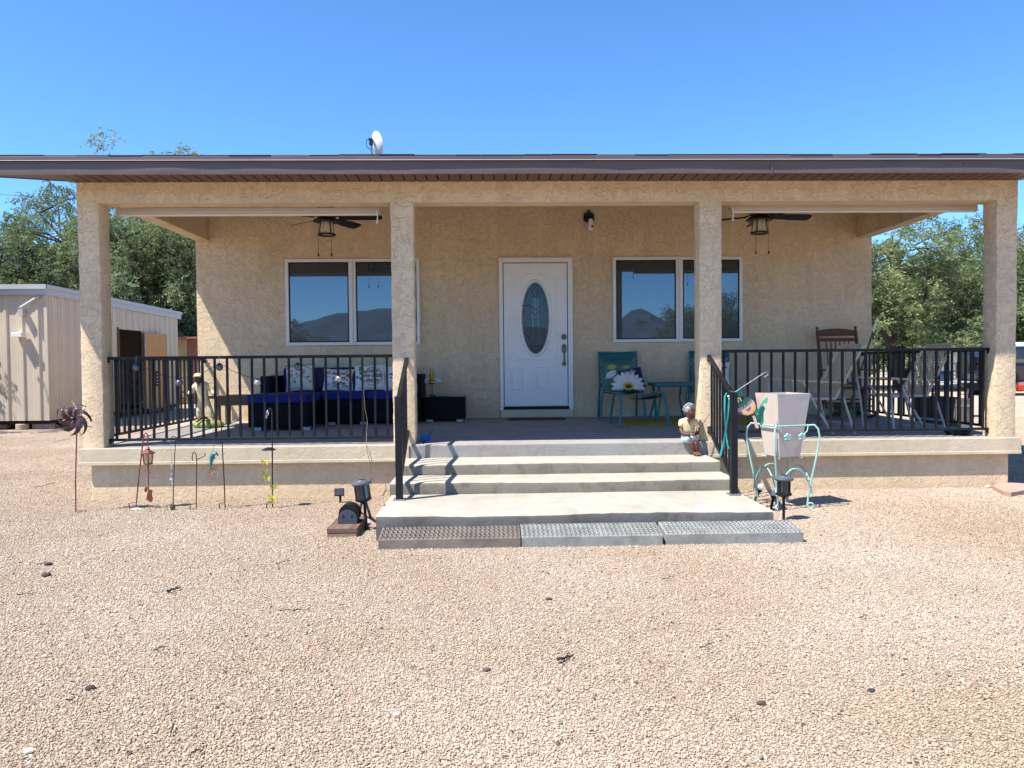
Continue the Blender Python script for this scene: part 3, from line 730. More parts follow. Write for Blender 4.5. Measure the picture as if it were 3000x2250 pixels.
p0, p1 = PY(-200, 552, 45), PY(420, 574, 47)
tag(MB().tube([p0.lerp(p1, i/12)+V((0, 0, -.25*math.sin(math.pi*i/12))) for i in range(13)], .012, 4).build('power_line', m_black), 'thin overhead power line crossing the sky at the left edge', 'power line')
# ================================================================== PORCH FITTINGS
def fan(cx, cy, a0, label):
    t = thing('ceiling_fan', label, 'ceiling fan', 'dark bronze lantern ceiling fans')
    z = 3.10
    MB().lathe([(.06, 3.46), (.06, 3.40), (.02, 3.37), (.02, 3.22)], 16, (cx, cy, 0)).build('downrod', m_fan, t, True)
    MB().lathe([(.03, 3.24), (.10, 3.225), (.115, 3.17), (.11, 3.10), (.03, 3.09)], 24, (cx, cy, 0)).build('motor', m_fan, t, True)
    MB().lathe([(.02, 3.112), (.09, 3.098), (.155, 3.058), (.16, 3.045), (.10, 3.04), (.02, 3.04)], 28, (cx, cy, 0)).build('light_hood', m_fan, t, True)
    MB().lathe([(.072, 3.045), (.088, 2.90)], 24, (cx, cy, 0)).build('lantern_glass', clear_glass('seeded_glass', (.75, .66, .5), .6), t, True)
    fr_ = MB()
    fr_.tube(arc((cx, cy, 2.893), .099, 0, 360, 24, (1, 0, 0), (0, 1, 0))[:-1], .012, 6, True)
    for k in range(4):
        a = R_(45+90*k+a0); fr_.tube([(cx+.078*math.cos(a), cy+.078*math.sin(a), 3.045), (cx+.098*math.cos(a), cy+.098*math.sin(a), 2.893)], .006, 5)
    fr_.build('lantern_frame', m_fan, t)
    MB().lathe([(.012, 3.04), (.02, 3.01), (.024, 2.98), (.012, 2.95)], 10, (cx, cy, 0)).build('bulb', m_white, t, True)
    for k in range(5):
        a = R_(a0+72*k); d = V((math.cos(a), math.sin(a), 0)); s = V((-d.y, d.x, 0)); up = V((0, 0, 1))
        pts = [(.15, .03), (.22, .052), (.40, .064), (.60, .068), (.655, .055), (.67, 0), (.655, -.055), (.60, -.068), (.40, -.064), (.22, -.052), (.15, -.03)]
        bl = MB().prism([V((cx, cy, 3.088))+d*u+s*w-up*w*.32 for u, w in pts], (0, 0, .007)).build('blade', m_fan, t)
        MB().bar(V((cx, cy, 3.115))+d*.09, V((cx, cy, 3.092))+d*.2, .03, .01).build('blade_iron', m_fan, bl)
    for dx, L in ((-.075, .245), (.07, .235)):
        MB().tube([(cx+dx, cy-.09, 3.04), (cx+dx*1.05, cy-.1, 2.9), (cx+dx*1.05, cy-.1, 2.66)], .0022, 4).lathe([(.003, 0), (.011, -.012), (.009, -.035), (.003, -.04)], 8, (cx+dx*1.05, cy-.1, 2.665)).build('pull_chain', m_fan, t)
    settle(t)
fan(-1.915, 9.2, -6, 'dark ceiling fan with lantern light at the left end of the porch')
fan(3.26, 9.2, 8, 'dark ceiling fan with lantern light at the right end of the porch')
m_shade = pm('beige_roller_shade', (.46, .40, .37), .6, 0, .05, 3); m_shade2 = pm('cream_shade_bar', (.68, .60, .47), .6, 0, .04)
def shade(x0, x1, z, chain_at, label):
    t = thing('roller_shade', label, 'roller shade', 'rolled up porch sun shades')
    y = 8.18
    MB().lathe([(.033, 0), (.033, x1-x0)], 18, (x0, y, z), ry3(R_(90))).build('roll', m_shade, t, True)
    MB().prism([(x0, y-.036, z+.03), (x0, y-.036, z-.012), (x0, y-.028, z-.012), (x0, y-.028, z+.03)], (x1-x0, 0, 0)).build('valance', m_shade, t)
    MB().box(x0+.01, x1-.01, y-.024, y+.014, z-.05, z-.030).build('bottom_bar', m_shade2, t, bevel=.004)
    for x in (x0-.008, x1+.002): MB().box(x, x+.006, y-.04, y+.04, z-.045, z+.062).build('bracket', m_shade2, t)
    for x in (x0-.02, x1-.3): MB().box(x, x+.05, y-.05, y+.03, z+.058, z+.075).build('clip', m_vinyl, t)
    MB().tube([(chain_at, y-.05, z-.01), (chain_at+.012, y-.05, z-.06), (chain_at+.004, y-.05, z-.12)], .006, 5).lathe([(.004, 0), (.013, -.008), (.011, -.02), (.003, -.026)], 8, (chain_at+.004, y-.05, z-.115)).build('pull_cord', m_white, t)
    settle(t)
shade(-3.86, -1.15, 2.972, -1.17, 'rolled beige sun shade under the beam left of the steps')
shade(2.60, 5.24, 2.985, 2.59, 'rolled beige sun shade under the beam right of the steps')
t = thing('security_camera', 'white bulb security camera on a dark wall lamp base right of the door', 'camera')
c = V((1.43, W, 3.42))
MB().prism([(c.x+.085*math.cos(R_(60*i+30)), W-.001, c.z+.085*math.sin(R_(60*i+30))) for i in range(6)], (0, -.05, 0)).build('base', m_black, t, bevel=.005)
MB().tube(arc((c.x, W-.03, c.z+.085), .02, 0, 180, 8), .006, 5).build('loop', m_black, t)
MB().tube([(c.x, W-.045, c.z), (c.x+.012, W-.075, c.z-.045)], .028, 10).build('socket', m_black, t)
MB().lathe([(.02, .01), (.036, -.02), (.036, -.07), (.042, -.09), (.042, -.13), (.03, -.155), (.005, -.162)], 18, (c.x+.02, W-.09, c.z-.04)).build('camera_body', m_white, t, True)
MB().ell((c.x+.035, W-.128, c.z-.145), (.017, .01, .017)).build('lens', m_black, t)
settle(t)
# satellite dish
t = thing('satellite_dish', 'white oval satellite dish on a short mast on the roof', 'satellite dish')
dy = 12.9; p = PY(1098, 421, dy)
MB().tube([(p.x-.06, dy, rz(dy)), (p.x-.06, dy, p.z+.10)], .022, 8).build('mast', m_steel, t)
q = (rz3(R_(-58)) @ rx3(R_(-76)))
MB().lathe([(.001, .0), (.08, .004), (.14, .018), (.195, .045), (.2, .05), (.195, .052), (.14, .026), (.08, .012), (.001, .008)], 28, p, q).build('reflector', m_white, t, True)
mb = MB().obox(p+V((-.055, -.03, .02)), (.06, .05, .10)).obox(p+V((-.08, -.04, .06)), (.03, .03, .04)); mb.build('mount', m_black, t, bevel=.004)
MB().tube([p+V((-.08, -.04, .08)), p+V((-.13, -.03, .05)), p+V((-.13, -.03, -.06)), p+V((-.07, -.02, -.1))], .006, 5).build('cable', m_black, t)
settle(t)

# ================================================================== SOFA CORNER
m_wick = pm('black_wicker', (.005, .005, .006), .6, 0, .3, 30, .7, 140, spec=.15)
m_blue = pm('royal_blue_fabric', (.005, .010, .14), .85, 0, .15, 14, .25, 120)
m_navy = pm('navy_fabric', (.010, .012, .045), .85, 0, .15, 14, .25, 120)
sofa = thing('sectional_sofa', 'black wicker sectional sofa with royal blue cushions under the left window', 'sofa')
zb = zf(10.2)
MB().box(-2.96, -2.22, 9.45, 10.94, zb+.035, .884).build('chaise_base', m_wick, sofa, bevel=.01)
MB().box(-2.215, -.93, 10.17, 10.94, zb+.035, .884).build('seat_base', m_wick, sofa, bevel=.01)
MB().box(-2.96, -.93, 10.80, 10.945, .886, 1.21).build('back', m_wick, sofa, bevel=.015)
MB().box(-3.005, -2.87, 10.12, 10.80, .886, 1.212).build('arm', m_wick, sofa, bevel=.015)
MB().box(-1.05, -.90, 10.19, 10.80, .886, 1.215).build('arm', m_wick, sofa, bevel=.015)
def cushion(x0, x1, y0, y1, z0, z1, name='cushion', m=None, par=None):
    return MB().box(x0, x1, y0, y1, z0, z1).build(name, m or m_blue, par or sofa, bevel=.035, seg=4)
cushion(-2.97, -2.225, 9.42, 10.10, .886, 1.0); cushion(-2.86, -2.225, 10.105, 10.79, .886, .995); cushion(-2.22, -1.64, 10.14, 10.79, .886, 1.0); cushion(-1.635, -1.06, 10.14, 10.79, .886, 1.0)
for x0, x1 in ((-2.85, -2.24), (-2.16, -1.60), (-1.58, -1.06)):
    o = cushion(0, x1-x0, 0, .15, 0, .33, 'back_cushion'); o.location = (x0, 10.62, .998); o.rotation_euler.x = R_(-9)
for x in (-2.90, -2.30, -2.14, -1.72, -1.05):
    for y in ((9.5, 10.8) if x < -2.2 else (10.22, 10.8)): MB().box(x, x+.09, y-.03, y+.03, zb-.012 if y < 10 else zb-.004, zb+.036).build('foot', m_steel, sofa)
settle(sofa)
zt_ = thing('side_table', 'low black wicker box table right of the sofa', 'table')
MB().box(-.905, -.345, 10.44, 10.93, zf(10.5)+.03, .905).build('body', m_wick, zt_, bevel=.01)
MB().box(-.91, -.34, 10.435, 10.935, .905, .915).build('glass_top', window_glass('tabletop_glass', .05), zt_, bevel=.002)
for x in (-.87, -.46):
    for y in (10.48, 10.88): MB().box(x, x+.09, y-.03, y+.03, zf(y)-.001, zf(y)+.031).build('foot', m_steel, zt_)
settle(zt_)

class Pillow:
    """soft square pillow; prints are laid on its front surface"""
    def __init__(s, name, label, w, h, t, mat, loc, rz=0, tilt=14, roll=0, piping=None, group='printed throw pillows'):
        s.w, s.h, s.t = w, h, t; n = 14; vs = []; fs = []
        s.o = thing(name, label, 'pillow', group)
        s.o.location = loc; s.o.rotation_euler = (R_(-tilt), R_(roll), rz)
        for side in (-1, 1):
            for i in range(n+1):
                for j in range(n+1): vs.append(s.at(-1+2*i/n, -1+2*j/n, side))
        k = (n+1)**2
        for b in (0, k): fs += [(b+i*(n+1)+j, b+(i+1)*(n+1)+j, b+(i+1)*(n+1)+j+1, b+i*(n+1)+j+1) for i in range(n) for j in range(n)]
        m = MB().add(vs, fs); me = bpy.data.meshes.new('cover'); me.from_pydata(m.v, [], m.f)
        bm = bmesh.new(); bm.from_mesh(me); bmesh.ops.remove_doubles(bm, verts=bm.verts, dist=.0008); bmesh.ops.recalc_face_normals(bm, faces=bm.faces); bm.to_mesh(me); bm.free()
        link('cover', me, mat, s.o, True)
        if piping:
            e = [(-1+2*i/n, -1) for i in range(n)]+[(1, -1+2*i/n) for i in range(n)]+[(1-2*i/n, 1) for i in range(n)]+[(-1, 1-2*i/n) for i in range(n)]
            MB().tube([s.at(u, v, -1) for u, v in e], .005, 5, True).build('piping', piping, s.o, True)
    def at(s, u, v, side=-1, off=0):
        pin = 1-.07*(1-v*v), 1-.07*(1-u*u)
        th = s.t/2*((1-u*u)**.55)*((1-v*v)**.55) if abs(u) < 1 and abs(v) < 1 else 0
        return V((u*s.w/2*pin[0], side*(th+off), s.h/2+v*s.h/2*pin[1]))
    def polys(s, mat, polys, name='print', off=.0025):
        m = MB()
        for p in polys:
            cu = sum(a for a, b in p)/len(p); cv = sum(b for a, b in p)/len(p); ring_ = []
            mid = [((a+cu)/2, (b+cv)/2) for a, b in p]
            vs = [s.at(a, b, -1, off) for a, b in p]+[s.at(a, b, -1, off) for a, b in mid]+[s.at(cu, cv, -1, off)]; n = len(p)
            m.add(vs, [(i, (i+1) % n, n+(i+1) % n, n+i) for i in range(n)]+[(n+i, n+(i+1) % n, 2*n) for i in range(n)])
        return m.build(name, mat, s.o)
    def text(s, mat, txt, size, u0, v0, shear=.25, line=.9, name='lettering'):
        vs, fs = text_mesh(txt, size, shear, .95, line)
        m = MB().add([s.at(u0+p.x/(s.w/2), v0+p.y/(s.h/2), -1, .0035) for p in vs], fs); return m.build(name, mat, s.o)
def blob(u, v, r, n=8, k=.0, rot=0, asp=1):
    return [(u+r*(1+k*math.cos(5*a))*math.cos(a+rot), v+r*asp*(1+k*math.cos(5*a))*math.sin(a+rot)) for a in [2*math.pi*i/n for i in range(n)]]
def leafp(u, v, L, w, a):
    c, s = math.cos(a), math.sin(a); return [(u+x*c-y*s, v+x*s+y*c) for x, y in ((0, 0), (L*.3, w), (L*.7, w*.8), (L, 0), (L*.7, -w*.8), (L*.3, -w))]
def stroke(pts, w=.018):
    out = []
    for (a, b), (c, d) in zip(pts, pts[1:]):
        L = math.hypot(c-a, d-b); nx, ny = -(d-b)/L*w/2, (c-a)/L*w/2; out.append([(a+nx, b+ny), (c+nx, d+ny), (c-nx, d-ny), (a-nx, b-ny)])
    return out
fab = lambda n, c: pm(n, c, .85, 0, .08, 20)
f_white, f_off = fab('white_canvas', (.66, .64, .60)), fab('ivory_canvas', (.62, .58, .50))
f_red, f_green, f_ink, f_pink, f_bl, f_yel, f_orange = fab('red_print', (.42, .03, .04)), fab('leaf_green_print', (.08, .2, .07)), fab('ink_print', (.01, .01, .012)), fab('pink_print', (.55, .22, .22)), fab('blue_print', (.18, .42, .55)), fab('yellow_print', (.62, .42, .04)), fab('orange_print', (.6, .17, .02))
f_mauve = fab('mauve_print', (.30, .22, .30)); f_maroon = fab('maroon_print', (.25, .01, .03))
pz = 1.0
P = Pillow('throw_pillow', 'ivory pillow with birds on a leafy branch and red piping on the sofa', .40, .37, .15, f_off, (-2.545, 10.36, pz), R_(-4), 16, -4, f_maroon)
P.polys(f_ink, stroke([(-.7, -.7), (-.4, -.2), (0, .05), (.35, .05), (.75, -.3)], .03)+stroke([(.0, .05), (.45, .5)], .025)+stroke([(-.45, -.2), (-.6, .3)], .025), 'branch')
P.polys(f_mauve, [blob(.3, .4, .17, 10, 0, .4, 1.3)], 'bird'); P.polys(f_mauve, [blob(-.55, .15, .17, 10, 0, -.5, .9)], 'bird')
P.polys(f_green, [leafp(.55, -.1, .3, .07, .5), leafp(-.75, -.6, .3, .09, 1.2), leafp(-.1, .1, .3, .07, 1.9), leafp(.7, -.3, .26, .07, -.6), leafp(-.3, -.25, .28, .08, -1.2), leafp(-.6, .4, .25, .06, 1.0)], 'leaves')
P = Pillow('throw_pillow', 'white pillow lettered home sweet home among flowers on the sofa', .41, .31, .14, f_white, (-2.215+.17, 10.38, pz), R_(3), 16, 2)
P.text(f_ink, 'home\nsweet\nhome', .085, .02, .38, .35, .85)
P.polys(f_red, [blob(.7, .35, .17, 15, .15), blob(.62, -.1, .08, 10, .2)], 'flowers')
P.polys(f_pink, [blob(-.75, .55, .15, 15, .15), blob(.85, -.35, .12, 15, .15), blob(-.62, .2, .08, 10, .2)], 'flowers')
P.polys(f_orange, [blob(-.82, .2, .11, 12, .15), blob(-.6, .7, .07, 10, .1)], 'flowers')
P.polys(f_bl, [blob(-.7, -.55, .2, 15, .15), blob(-.82, -.2, .1, 12, .1), blob(.75, -.68, .17, 15, .15), blob(.5, -.45, .09, 12)], 'flowers')
P.polys(f_green, [leafp(-.4+.22*i, -.75, .22, .07, .4+.5*(i % 3)) for i in range(5)]+[leafp(.5, .6, .25, .07, 1.2), leafp(.9, .1, .2, .06, 1.8)], 'leaves')
P = Pillow('throw_pillow', 'white pillow lettered enjoy the little things inside a ring on the sofa', .42, .36, .14, f_white, (-1.66+.05, 10.38, pz), R_(2), 14, -2)
P.text(f_ink, 'Enjoy\nthe little\nthings', .085, .16, .36, .35, .85)
P.polys(f_ink, stroke([(.18+.66*math.cos(R_(a)), .04+.72*math.sin(R_(a))) for a in range(-120, 130, 12)], .03), 'ring')
P.polys(f_green, [leafp(-.55, -.5+.22*i, .34, .1, 1.0+(.9 if i % 2 else -.2)) for i in range(6)]+[leafp(-.75, -.1, .3, .09, 2.2), leafp(-.4, .3, .3, .08, .6), leafp(-.78, .55, .26, .08, .3)], 'leaves')
P = Pillow('throw_pillow', 'white pillow with big dark red letters half hidden by the second column', .40, .36, .14, f_white, (-1.22, 10.36, pz), R_(-2), 14, -3)
P.text(f_maroon, 'LO\nVE', .20, -.05, .16, 0, .82)
for x, w_ in ((-2.29, .26), (-1.84, .24)):
    Pillow('throw_pillow', 'plain navy pillow between the '+('bird and home' if x < -2 else 'home and enjoy')+' pillows', .34, .33, .16, m_navy, (x, 10.46, pz), 0, 16, 0, None, 'plain navy sofa pillows')
# bee ornament
t = thing('bee_ornament', 'yellow striped bee garden ornament on the black box table', 'ornament')
bx_, by_, bz_ = -.80, 10.62, .916
m_bee, m_wing = pm('bee_yellow', (.60, .36, .03), .4), pm('pale_wing', (.45, .55, .62), .4)
MB().lathe([(.05, 0), (.05, .008), (.004, .012), (.004, .15)], 12, (bx_, by_, bz_)).build('stand', m_black, t)
bb = MB()
MB().ell((bx_, by_, bz_+.19), (.04, .04, .055)).build('abdomen', m_bee, t, True)
for dz in (-.02, .015): MB().lathe([(.036, -.008), (.0415, 0), (.036, .008)], 14, (bx_, by_, bz_+.19+dz)).build('stripe', m_black, t)
MB().ell((bx_, by_, bz_+.275), .045).build('head', m_bee, t, True)
for s in (-1, 1):
    MB().ell((bx_+s*.075, by_+.01, bz_+.21), (.055, .008, .035), rot=ry3(R_(20*s))).build('wing', m_wing, t, True)
    MB().ell((bx_+s*.018, by_-.04, bz_+.285), .009).build('eye', m_black, t)
    MB().tube([(bx_+s*.012, by_, bz_+.315), (bx_+s*.02, by_, bz_+.36)], .003, 5).ell((bx_+s*.02, by_, bz_+.362), .008).build('antenna', m_black, t)
settle(t)
b_ = PF(1242, 1294)
t = thing('foam_pad', 'small bright blue ribbed foam pad lying by the second column', 'pad')
fm = pm('bright_blue_foam', (.02, .18, .55), .7)
for k in range(5): MB().box(-.745+.0, -.64, b_.y+.012, b_.y+.15, zf(b_.y)+.001+.013*k, zf(b_.y)+.0125+.013*k).build('foam_layer', fm, t, bevel=.005)
settle(t)

# wood bench and overalls statue
m_oldwood = wood('weathered_brown_wood', (.17, .11, .06), (.07, .045, .025), (2, 18, 18), .7)
t = thing('wood_bench', 'weathered brown plank bench left of the sofa', 'bench')
zb = zf(10.2)
for k in range(3): MB().box(-3.62+.0, -2.99, 9.98+.17*k, 9.98+.165+.17*k, .93, .965).build('plank', m_oldwood, t, bevel=.005)
for x in (-3.56, -3.10):
    for y in (10.02, 10.40): MB().box(x, x+.06, y, y+.06, zf(y)-.001, .93).build('leg', m_oldwood, t, bevel=.004)
MB().box(-3.56, -3.04, 10.0, 10.02, .84, .93).build('apron', m_oldwood, t); MB().box(-3.56, -3.04, 10.462, 10.482, .84, .93).build('apron', m_oldwood, t)
settle(t)

def skin_mesh(name, nodes, edges, mat, parent, sub=2):
    """continuous body grown round a skeleton: nodes = [(pos, radius)], root first"""
    me = bpy.data.meshes.new(name); me.from_pydata([tuple(p) for p, r in nodes], edges, [])
    o = bpy.data.objects.new(name, me); COL.objects.link(o)
    o.modifiers.new('skin', 'SKIN'); s = o.modifiers.new('sub', 'SUBSURF'); s.levels = sub; s.render_levels = sub
    for i, (p, r) in enumerate(nodes):
        sv = me.skin_vertices[0].data[i]; sv.radius = (r, r) if not isinstance(r, tuple) else r; sv.use_root = (i == 0)
    dg = bpy.context.evaluated_depsgraph_get(); m2 = bpy.data.meshes.new_from_object(o.evaluated_get(dg)); bpy.data.objects.remove(o)
    m2.name = name; return link(name, m2, mat, parent, True)
def head(c, r, parent, m, look=0, tiltx=0):
    """head with brow, nose, lips, ears, eyes; faces -Y before look"""
    q = rz3(look) @ rx3(tiltx); c = V(c)
    hd = MB().ell(c, (r*.80, r*.92, r*1.12), 20, 14, q)
    hd.ell(c+q @ V((0, -r*.30, -r*.55)), (r*.52, r*.55, r*.50), 14, 8, q)
    hd.ell(c+q @ V((0, -r*.93, -r*.10)), (r*.17, r*.22, r*.22), 10, 6, q)
    hd.ell(c+q @ V((0, -r*.80, .22*r)), (r*.55, r*.16, r*.10), 10, 6, q)
    for s in (-1, 1): hd.ell(c+q @ V((s*r*.82, .02*r, -.05*r)), (r*.12, r*.2, r*.28), 8, 6, q)
    o = hd.build('head', m, parent, True)
    e = MB()
    for s in (-1, 1): e.ell(c+q @ V((s*r*.32, -r*.80, r*.06)), (r*.14, r*.10, r*.09), 8, 6, q)
    e.build('eyes', m_white, o)
    e = MB()
    for s in (-1, 1): e.ell(c+q @ V((s*r*.32, -r*.885, r*.06)), (r*.06, r*.05, r*.06), 6, 5, q)
    e.build('pupils', m_black, o)
    MB().ell(c+q @ V((0, -r*.82, -r*.48)), (r*.26, r*.09, r*.07), 10, 6, q).build('lips', pm('lip_paint', (.16, .04, .035), .5), o, True)
    return o
def hand(c, r, dirv, m, parent):
    c = V(c); d = V(dirv).normalized(); u = d.cross(V((0, 0, 1))).normalized(); w = u.cross(d); h = MB()
    h.ell(c+d*r*.7, (r*.75, r*.75, r*.75), 8, 6)
    for i in range(4):
        b = c+d*r*1.1+u*r*(.5-.33*i); h.tube([b, b+d*r*.6, b+d*r*.9-w*r*.5, b+d*r*.55-w*r*.8], [r*.24, r*.22, r*.2, r*.16], 6)
    h.tube([c+u*r*.6+d*r*.3, c+u*r*.95+d*r*.8, c+u*r*.7+d*r*1.2], [r*.26, r*.24, r*.18], 6)
    return h.build('hand', m, parent, True)
t = thing('garden_statue', 'painted statue of a stooping man in cream cap and overalls by the left side railing', 'statue')
b = V((-3.72, 10.02, zf(10.0)))
MB().ell(b+V((.08, 0, .035)), (.20, .13, .075), 20, 8).build('base', pm('moss_green_paint', (.22, .25, .06), .6), t, True)
z0 = b+V((.02, 0, .095))
sk = [((0, 0, .26), .062), ((0, -.01, .34), .06), ((-.005, -.04, .43), .072), ((-.02, -.07, .49), .03),
      ((-.04, 0, .20), .045), ((-.055, -.015, .12), .037), ((-.06, 0, .02), .034), ((.05, .01, .20), .045), ((.085, 0, .12), .037), ((.11, .02, .02), .034),
      ((-.085, -.04, .445), .042), ((-.13, -.05, .38), .034), ((-.15, -.10, .335), .026), ((.075, -.04, .445), .042), ((.13, -.04, .375), .034), ((.17, -.07, .33), .026)]
skin_mesh('overalls', [(z0+V(p), r) for p, r in sk], [(0, 1), (1, 2), (2, 3), (0, 4), (4, 5), (5, 6), (0, 7), (7, 8), (8, 9), (2, 10), (10, 11), (11, 12), (2, 13), (13, 14), (14, 15)], m_cream, t)
hd = head(z0+V((-.025, -.095, .535)), .056, t, m_skin, R_(-10), R_(12))
cp = MB().ell(z0+V((-.025, -.085, .575)), (.062, .066, .036), 16, 8).ell(z0+V((-.03, -.15, .572)), (.05, .045, .01), 12, 6); cp.build('cap', m_cream, t, True)
hand(z0+V((-.155, -.11, .325)), .02, (-.5, -.8, -.1), m_skin, t); hand(z0+V((.175, -.075, .32)), .02, (.3, -.8, -.3), m_skin, t)
MB().prism([z0+V((-.03, -.118, .485)), z0+V((.0, -.122, .47)), z0+V((-.012, -.118, .43)), z0+V((-.028, -.118, .45))], (0, -.006, 0)).build('neckerchief', f_red, t)
MB().tube(arc(z0+V((-.19, -.15, .33)), .045, -120, 120, 10, (-1, 0, 0), (0, 0, 1)), .007, 5).build('horseshoe', m_black, t)
for s, x, y in ((-1, -.06, -.03), (1, .11, -.01)): MB().ell(z0+V((x, y, 0)), (.034, .058, .026), 10, 6).build('shoe', pm('tan_shoe', (.30, .22, .14), .6), t, True)
for s in (-1, 1): MB().tube([z0+V((-.005+s*.035, -.098, .40)), z0+V((-.01+s*.045, -.09, .49)), z0+V((s*.04, -.01, .50))], .007, 5).build('strap', m_white, t)
settle(t)

# ================================================================== TEAL SEATING
m_teal2 = pm('teal_woven_seat', (.014, .135, .15), .6, 0, .2, 40, .5, 160)
def legs4(t, pts, r=.012):
    for p in pts: MB().tube(p, r, 8).build('leg', m_teal, t, True)
def teal_chair(loc, rz, label):
    t = thing('patio_chair', label, 'chair', 'teal metal patio chairs'); t.location = loc; t.rotation_euler.z = rz
    # seat: curved mesh sheet, local front is -Y
    def sheet(f, nu, nv, th, name, mat):
        m = MB(); vs = [f(i/nu, j/nv) for i in range(nu+1) for j in range(nv+1)]; k = nv+1
        vs2 = [V(p)+V((0, 0.004, -th)) for p in vs]; n = len(vs)
        fs = [(i*k+j, (i+1)*k+j, (i+1)*k+j+1, i*k+j+1) for i in range(nu) for j in range(nv)]
        m.add(vs+vs2, fs+[tuple(a+n for a in q)[::-1] for q in fs]); return m.build(name, mat, t, True)
    sheet(lambda u, v: (-.255+.51*u, -.25+.48*v, .425-.03*math.sin(math.pi*u)-.015*v-.02*(v < .02)), 10, 8, .03, 'seat', m_teal2)
    # backrest as an open lattice in a frame
    fb = lambda u, v: V((-.265+.53*u, .24+.13*v+.025*math.sin(math.pi*u), .43+.50*v-.015*math.sin(math.pi*u)*v))
    fr_ = MB().tube([fb(0, 0), fb(0, .5), fb(0, 1), fb(.25, 1), fb(.5, 1), fb(.75, 1), fb(1, 1), fb(1, .5), fb(1, 0)], .017, 7); fr_.build('back_frame', m_teal, t, True)
    la = MB(); n = 15
    for i in range(-n, n+1):
        for s in (1, -1):
            pts = []
            for k in range(9):
                v = k/8; u = (i/n)+v*.95 if s > 0 else 1-((i/n)+v*.95)
                if 0 <= u <= 1: pts.append(fb(u, v))
            if len(pts) > 1: la.tube(pts, .0055, 4)
    sheet(lambda u, v: fb(u, .82+.18*v), 8, 2, .006, 'back_band', m_teal2)
    la.build('back_lattice', m_teal, t)
    for s in (-1, 1):
        MB().tube([(s*.27, .42, 0), (s*.268, .34, .22), (s*.265, .26, .44)], .016, 8).build('leg', m_teal, t, True)
        MB().tube([(s*.30, -.27, 0), (s*.285, -.25, .25), (s*.27, -.235, .39), (s*.255, -.20, .415)], .0175, 8).build('leg', m_teal, t, True)
        MB().tube([(s*.265, -.2, .40), (s*.265, .26, .41)], .011, 8).build('seat_rail', m_teal, t, True)
    return t
zc = zf(10.6)
teal_chair((1.80, 10.55, zc-.001), R_(-3), 'teal metal patio chair stacked with pillows right of the door')
teal_chair((3.03, 10.50, zc-.001), R_(-14), 'teal metal patio chair half hidden behind the third column')
t = thing('ottoman', 'teal metal footstool with a sagging woven top', 'footstool'); t.location = (1.87, 9.62, zf(9.6)-.001); t.rotation_euler.z = R_(4)
m = MB(); vs = [V((-.25+.5*i/10, -.2+.4*j/6, .405-.035*math.sin(math.pi*i/10))) for i in range(11) for j in range(7)]
fs = [(i*7+j, (i+1)*7+j, (i+1)*7+j+1, i*7+j+1) for i in range(10) for j in range(6)]
m.add(vs+[v-V((0, 0, .035)) for v in vs], fs+[tuple(a+77 for a in q)[::-1] for q in fs]).build('woven_top', m_teal2, t, True)
for s in (-1, 1):
    for e in (-1, 1): MB().tube([(s*.31, e*.27, 0), (s*.275, e*.225, .34), (s*.262, e*.205, .40), (s*.24, e*.19, .405)], .017, 8).build('leg', m_teal, t, True)
    MB().tube([(s*.255, -.2, .395), (s*.255, .2, .395)], .017, 8).build('rail', m_teal, t, True)
t = thing('side_table', 'teal metal side table between the two teal chairs', 'table'); t.location = (2.46, 10.42, zf(10.4)-.001)
MB().lathe([(.001, .455), (.34, .455), (.365, .465), (.368, .505), (.358, .505), (.345, .488), (.001, .486)], 4, (0, 0, 0), rz3(R_(45))).build('tray_top', m_teal, t, bevel=.01)
for s in (-1, 1):
    for e in (-1, 1): MB().tube([(s*.235, e*.235, 0), (s*.17, e*.17, .30), (s*.20, e*.20, .46)], .015, 8).build('leg', m_teal, t, True)
# chair pillows
zs = zc+.415
P = Pillow('throw_pillow', 'tropical leaf print pillow at the back of the teal chair by the door', .46, .40, .14, fab('teal_print', (.05, .17, .16)), (1.78, 10.57, zs), R_(-4), 20, 3)
P.polys(fab('lime_print', (.30, .38, .10)), [leafp(-.8, .45, .7, .22, .25), leafp(.1, .55, .6, .15, .1)], 'leaves')
P.polys(f_white, [leafp(-.85, -.35, .9, .25, .75), leafp(-.3, -.5, .6, .15, .9)], 'leaves')
P.polys(f_ink, stroke([(-.8, -.3), (-.5, .0), (-.15, .25)], .04)+stroke([(-.3, .8), (-.1, .3), (.3, -.1)], .04)+stroke([(-.6, -.4), (-.2, .1)], .03)+stroke([(.1, .85), (.25, .5), (.6, .3)], .03)+stroke([(.5, .8), (.4, .4)], .03), 'leaf_veins')
P.polys(f_green, [leafp(-.7, -.8, .7, .2, .4), leafp(0, -.6, .8, .2, .6)], 'leaves')
P = Pillow('throw_pillow', 'navy pillow with pale script on the right of the teal chair', .33, .30, .12, m_navy, (1.99, 10.50, zs), R_(6), 20, -10)
P.text(f_off, 'hello', .09, -.15, .45, .4)
t = thing('daisy_pillow', 'white daisy shaped pillow with yellow centre on the teal chair', 'pillow', 'printed throw pillows'); t.location = (1.86, 10.28, zs); t.rotation_euler = (R_(-24), 0, R_(-4))
for k in range(11):
    a = R_(-8+19.6*k); d = V((math.cos(a), 0, math.sin(a)))
    MB().ell(d*.125+V((0, .012*(k % 2), .045)), (.105, .035, .036), 12, 8, ry3(-a)).build('petal', f_white, t, True)
MB().ell((0, -.012, .045), (.085, .035, .06), 16, 8).build('centre', f_yel, t, True)
MB().ell((0, -.035, .035), (.05, .02, .03), 14, 6).build('seed_disc', fab('brown_print', (.12, .05, .01)), t, True)
P = Pillow('throw_pillow', 'white pillow with a red and orange butterfly on the half hidden teal chair', .40, .38, .14, f_white, (3.08, 10.42, zs), R_(-14), 20, 0)
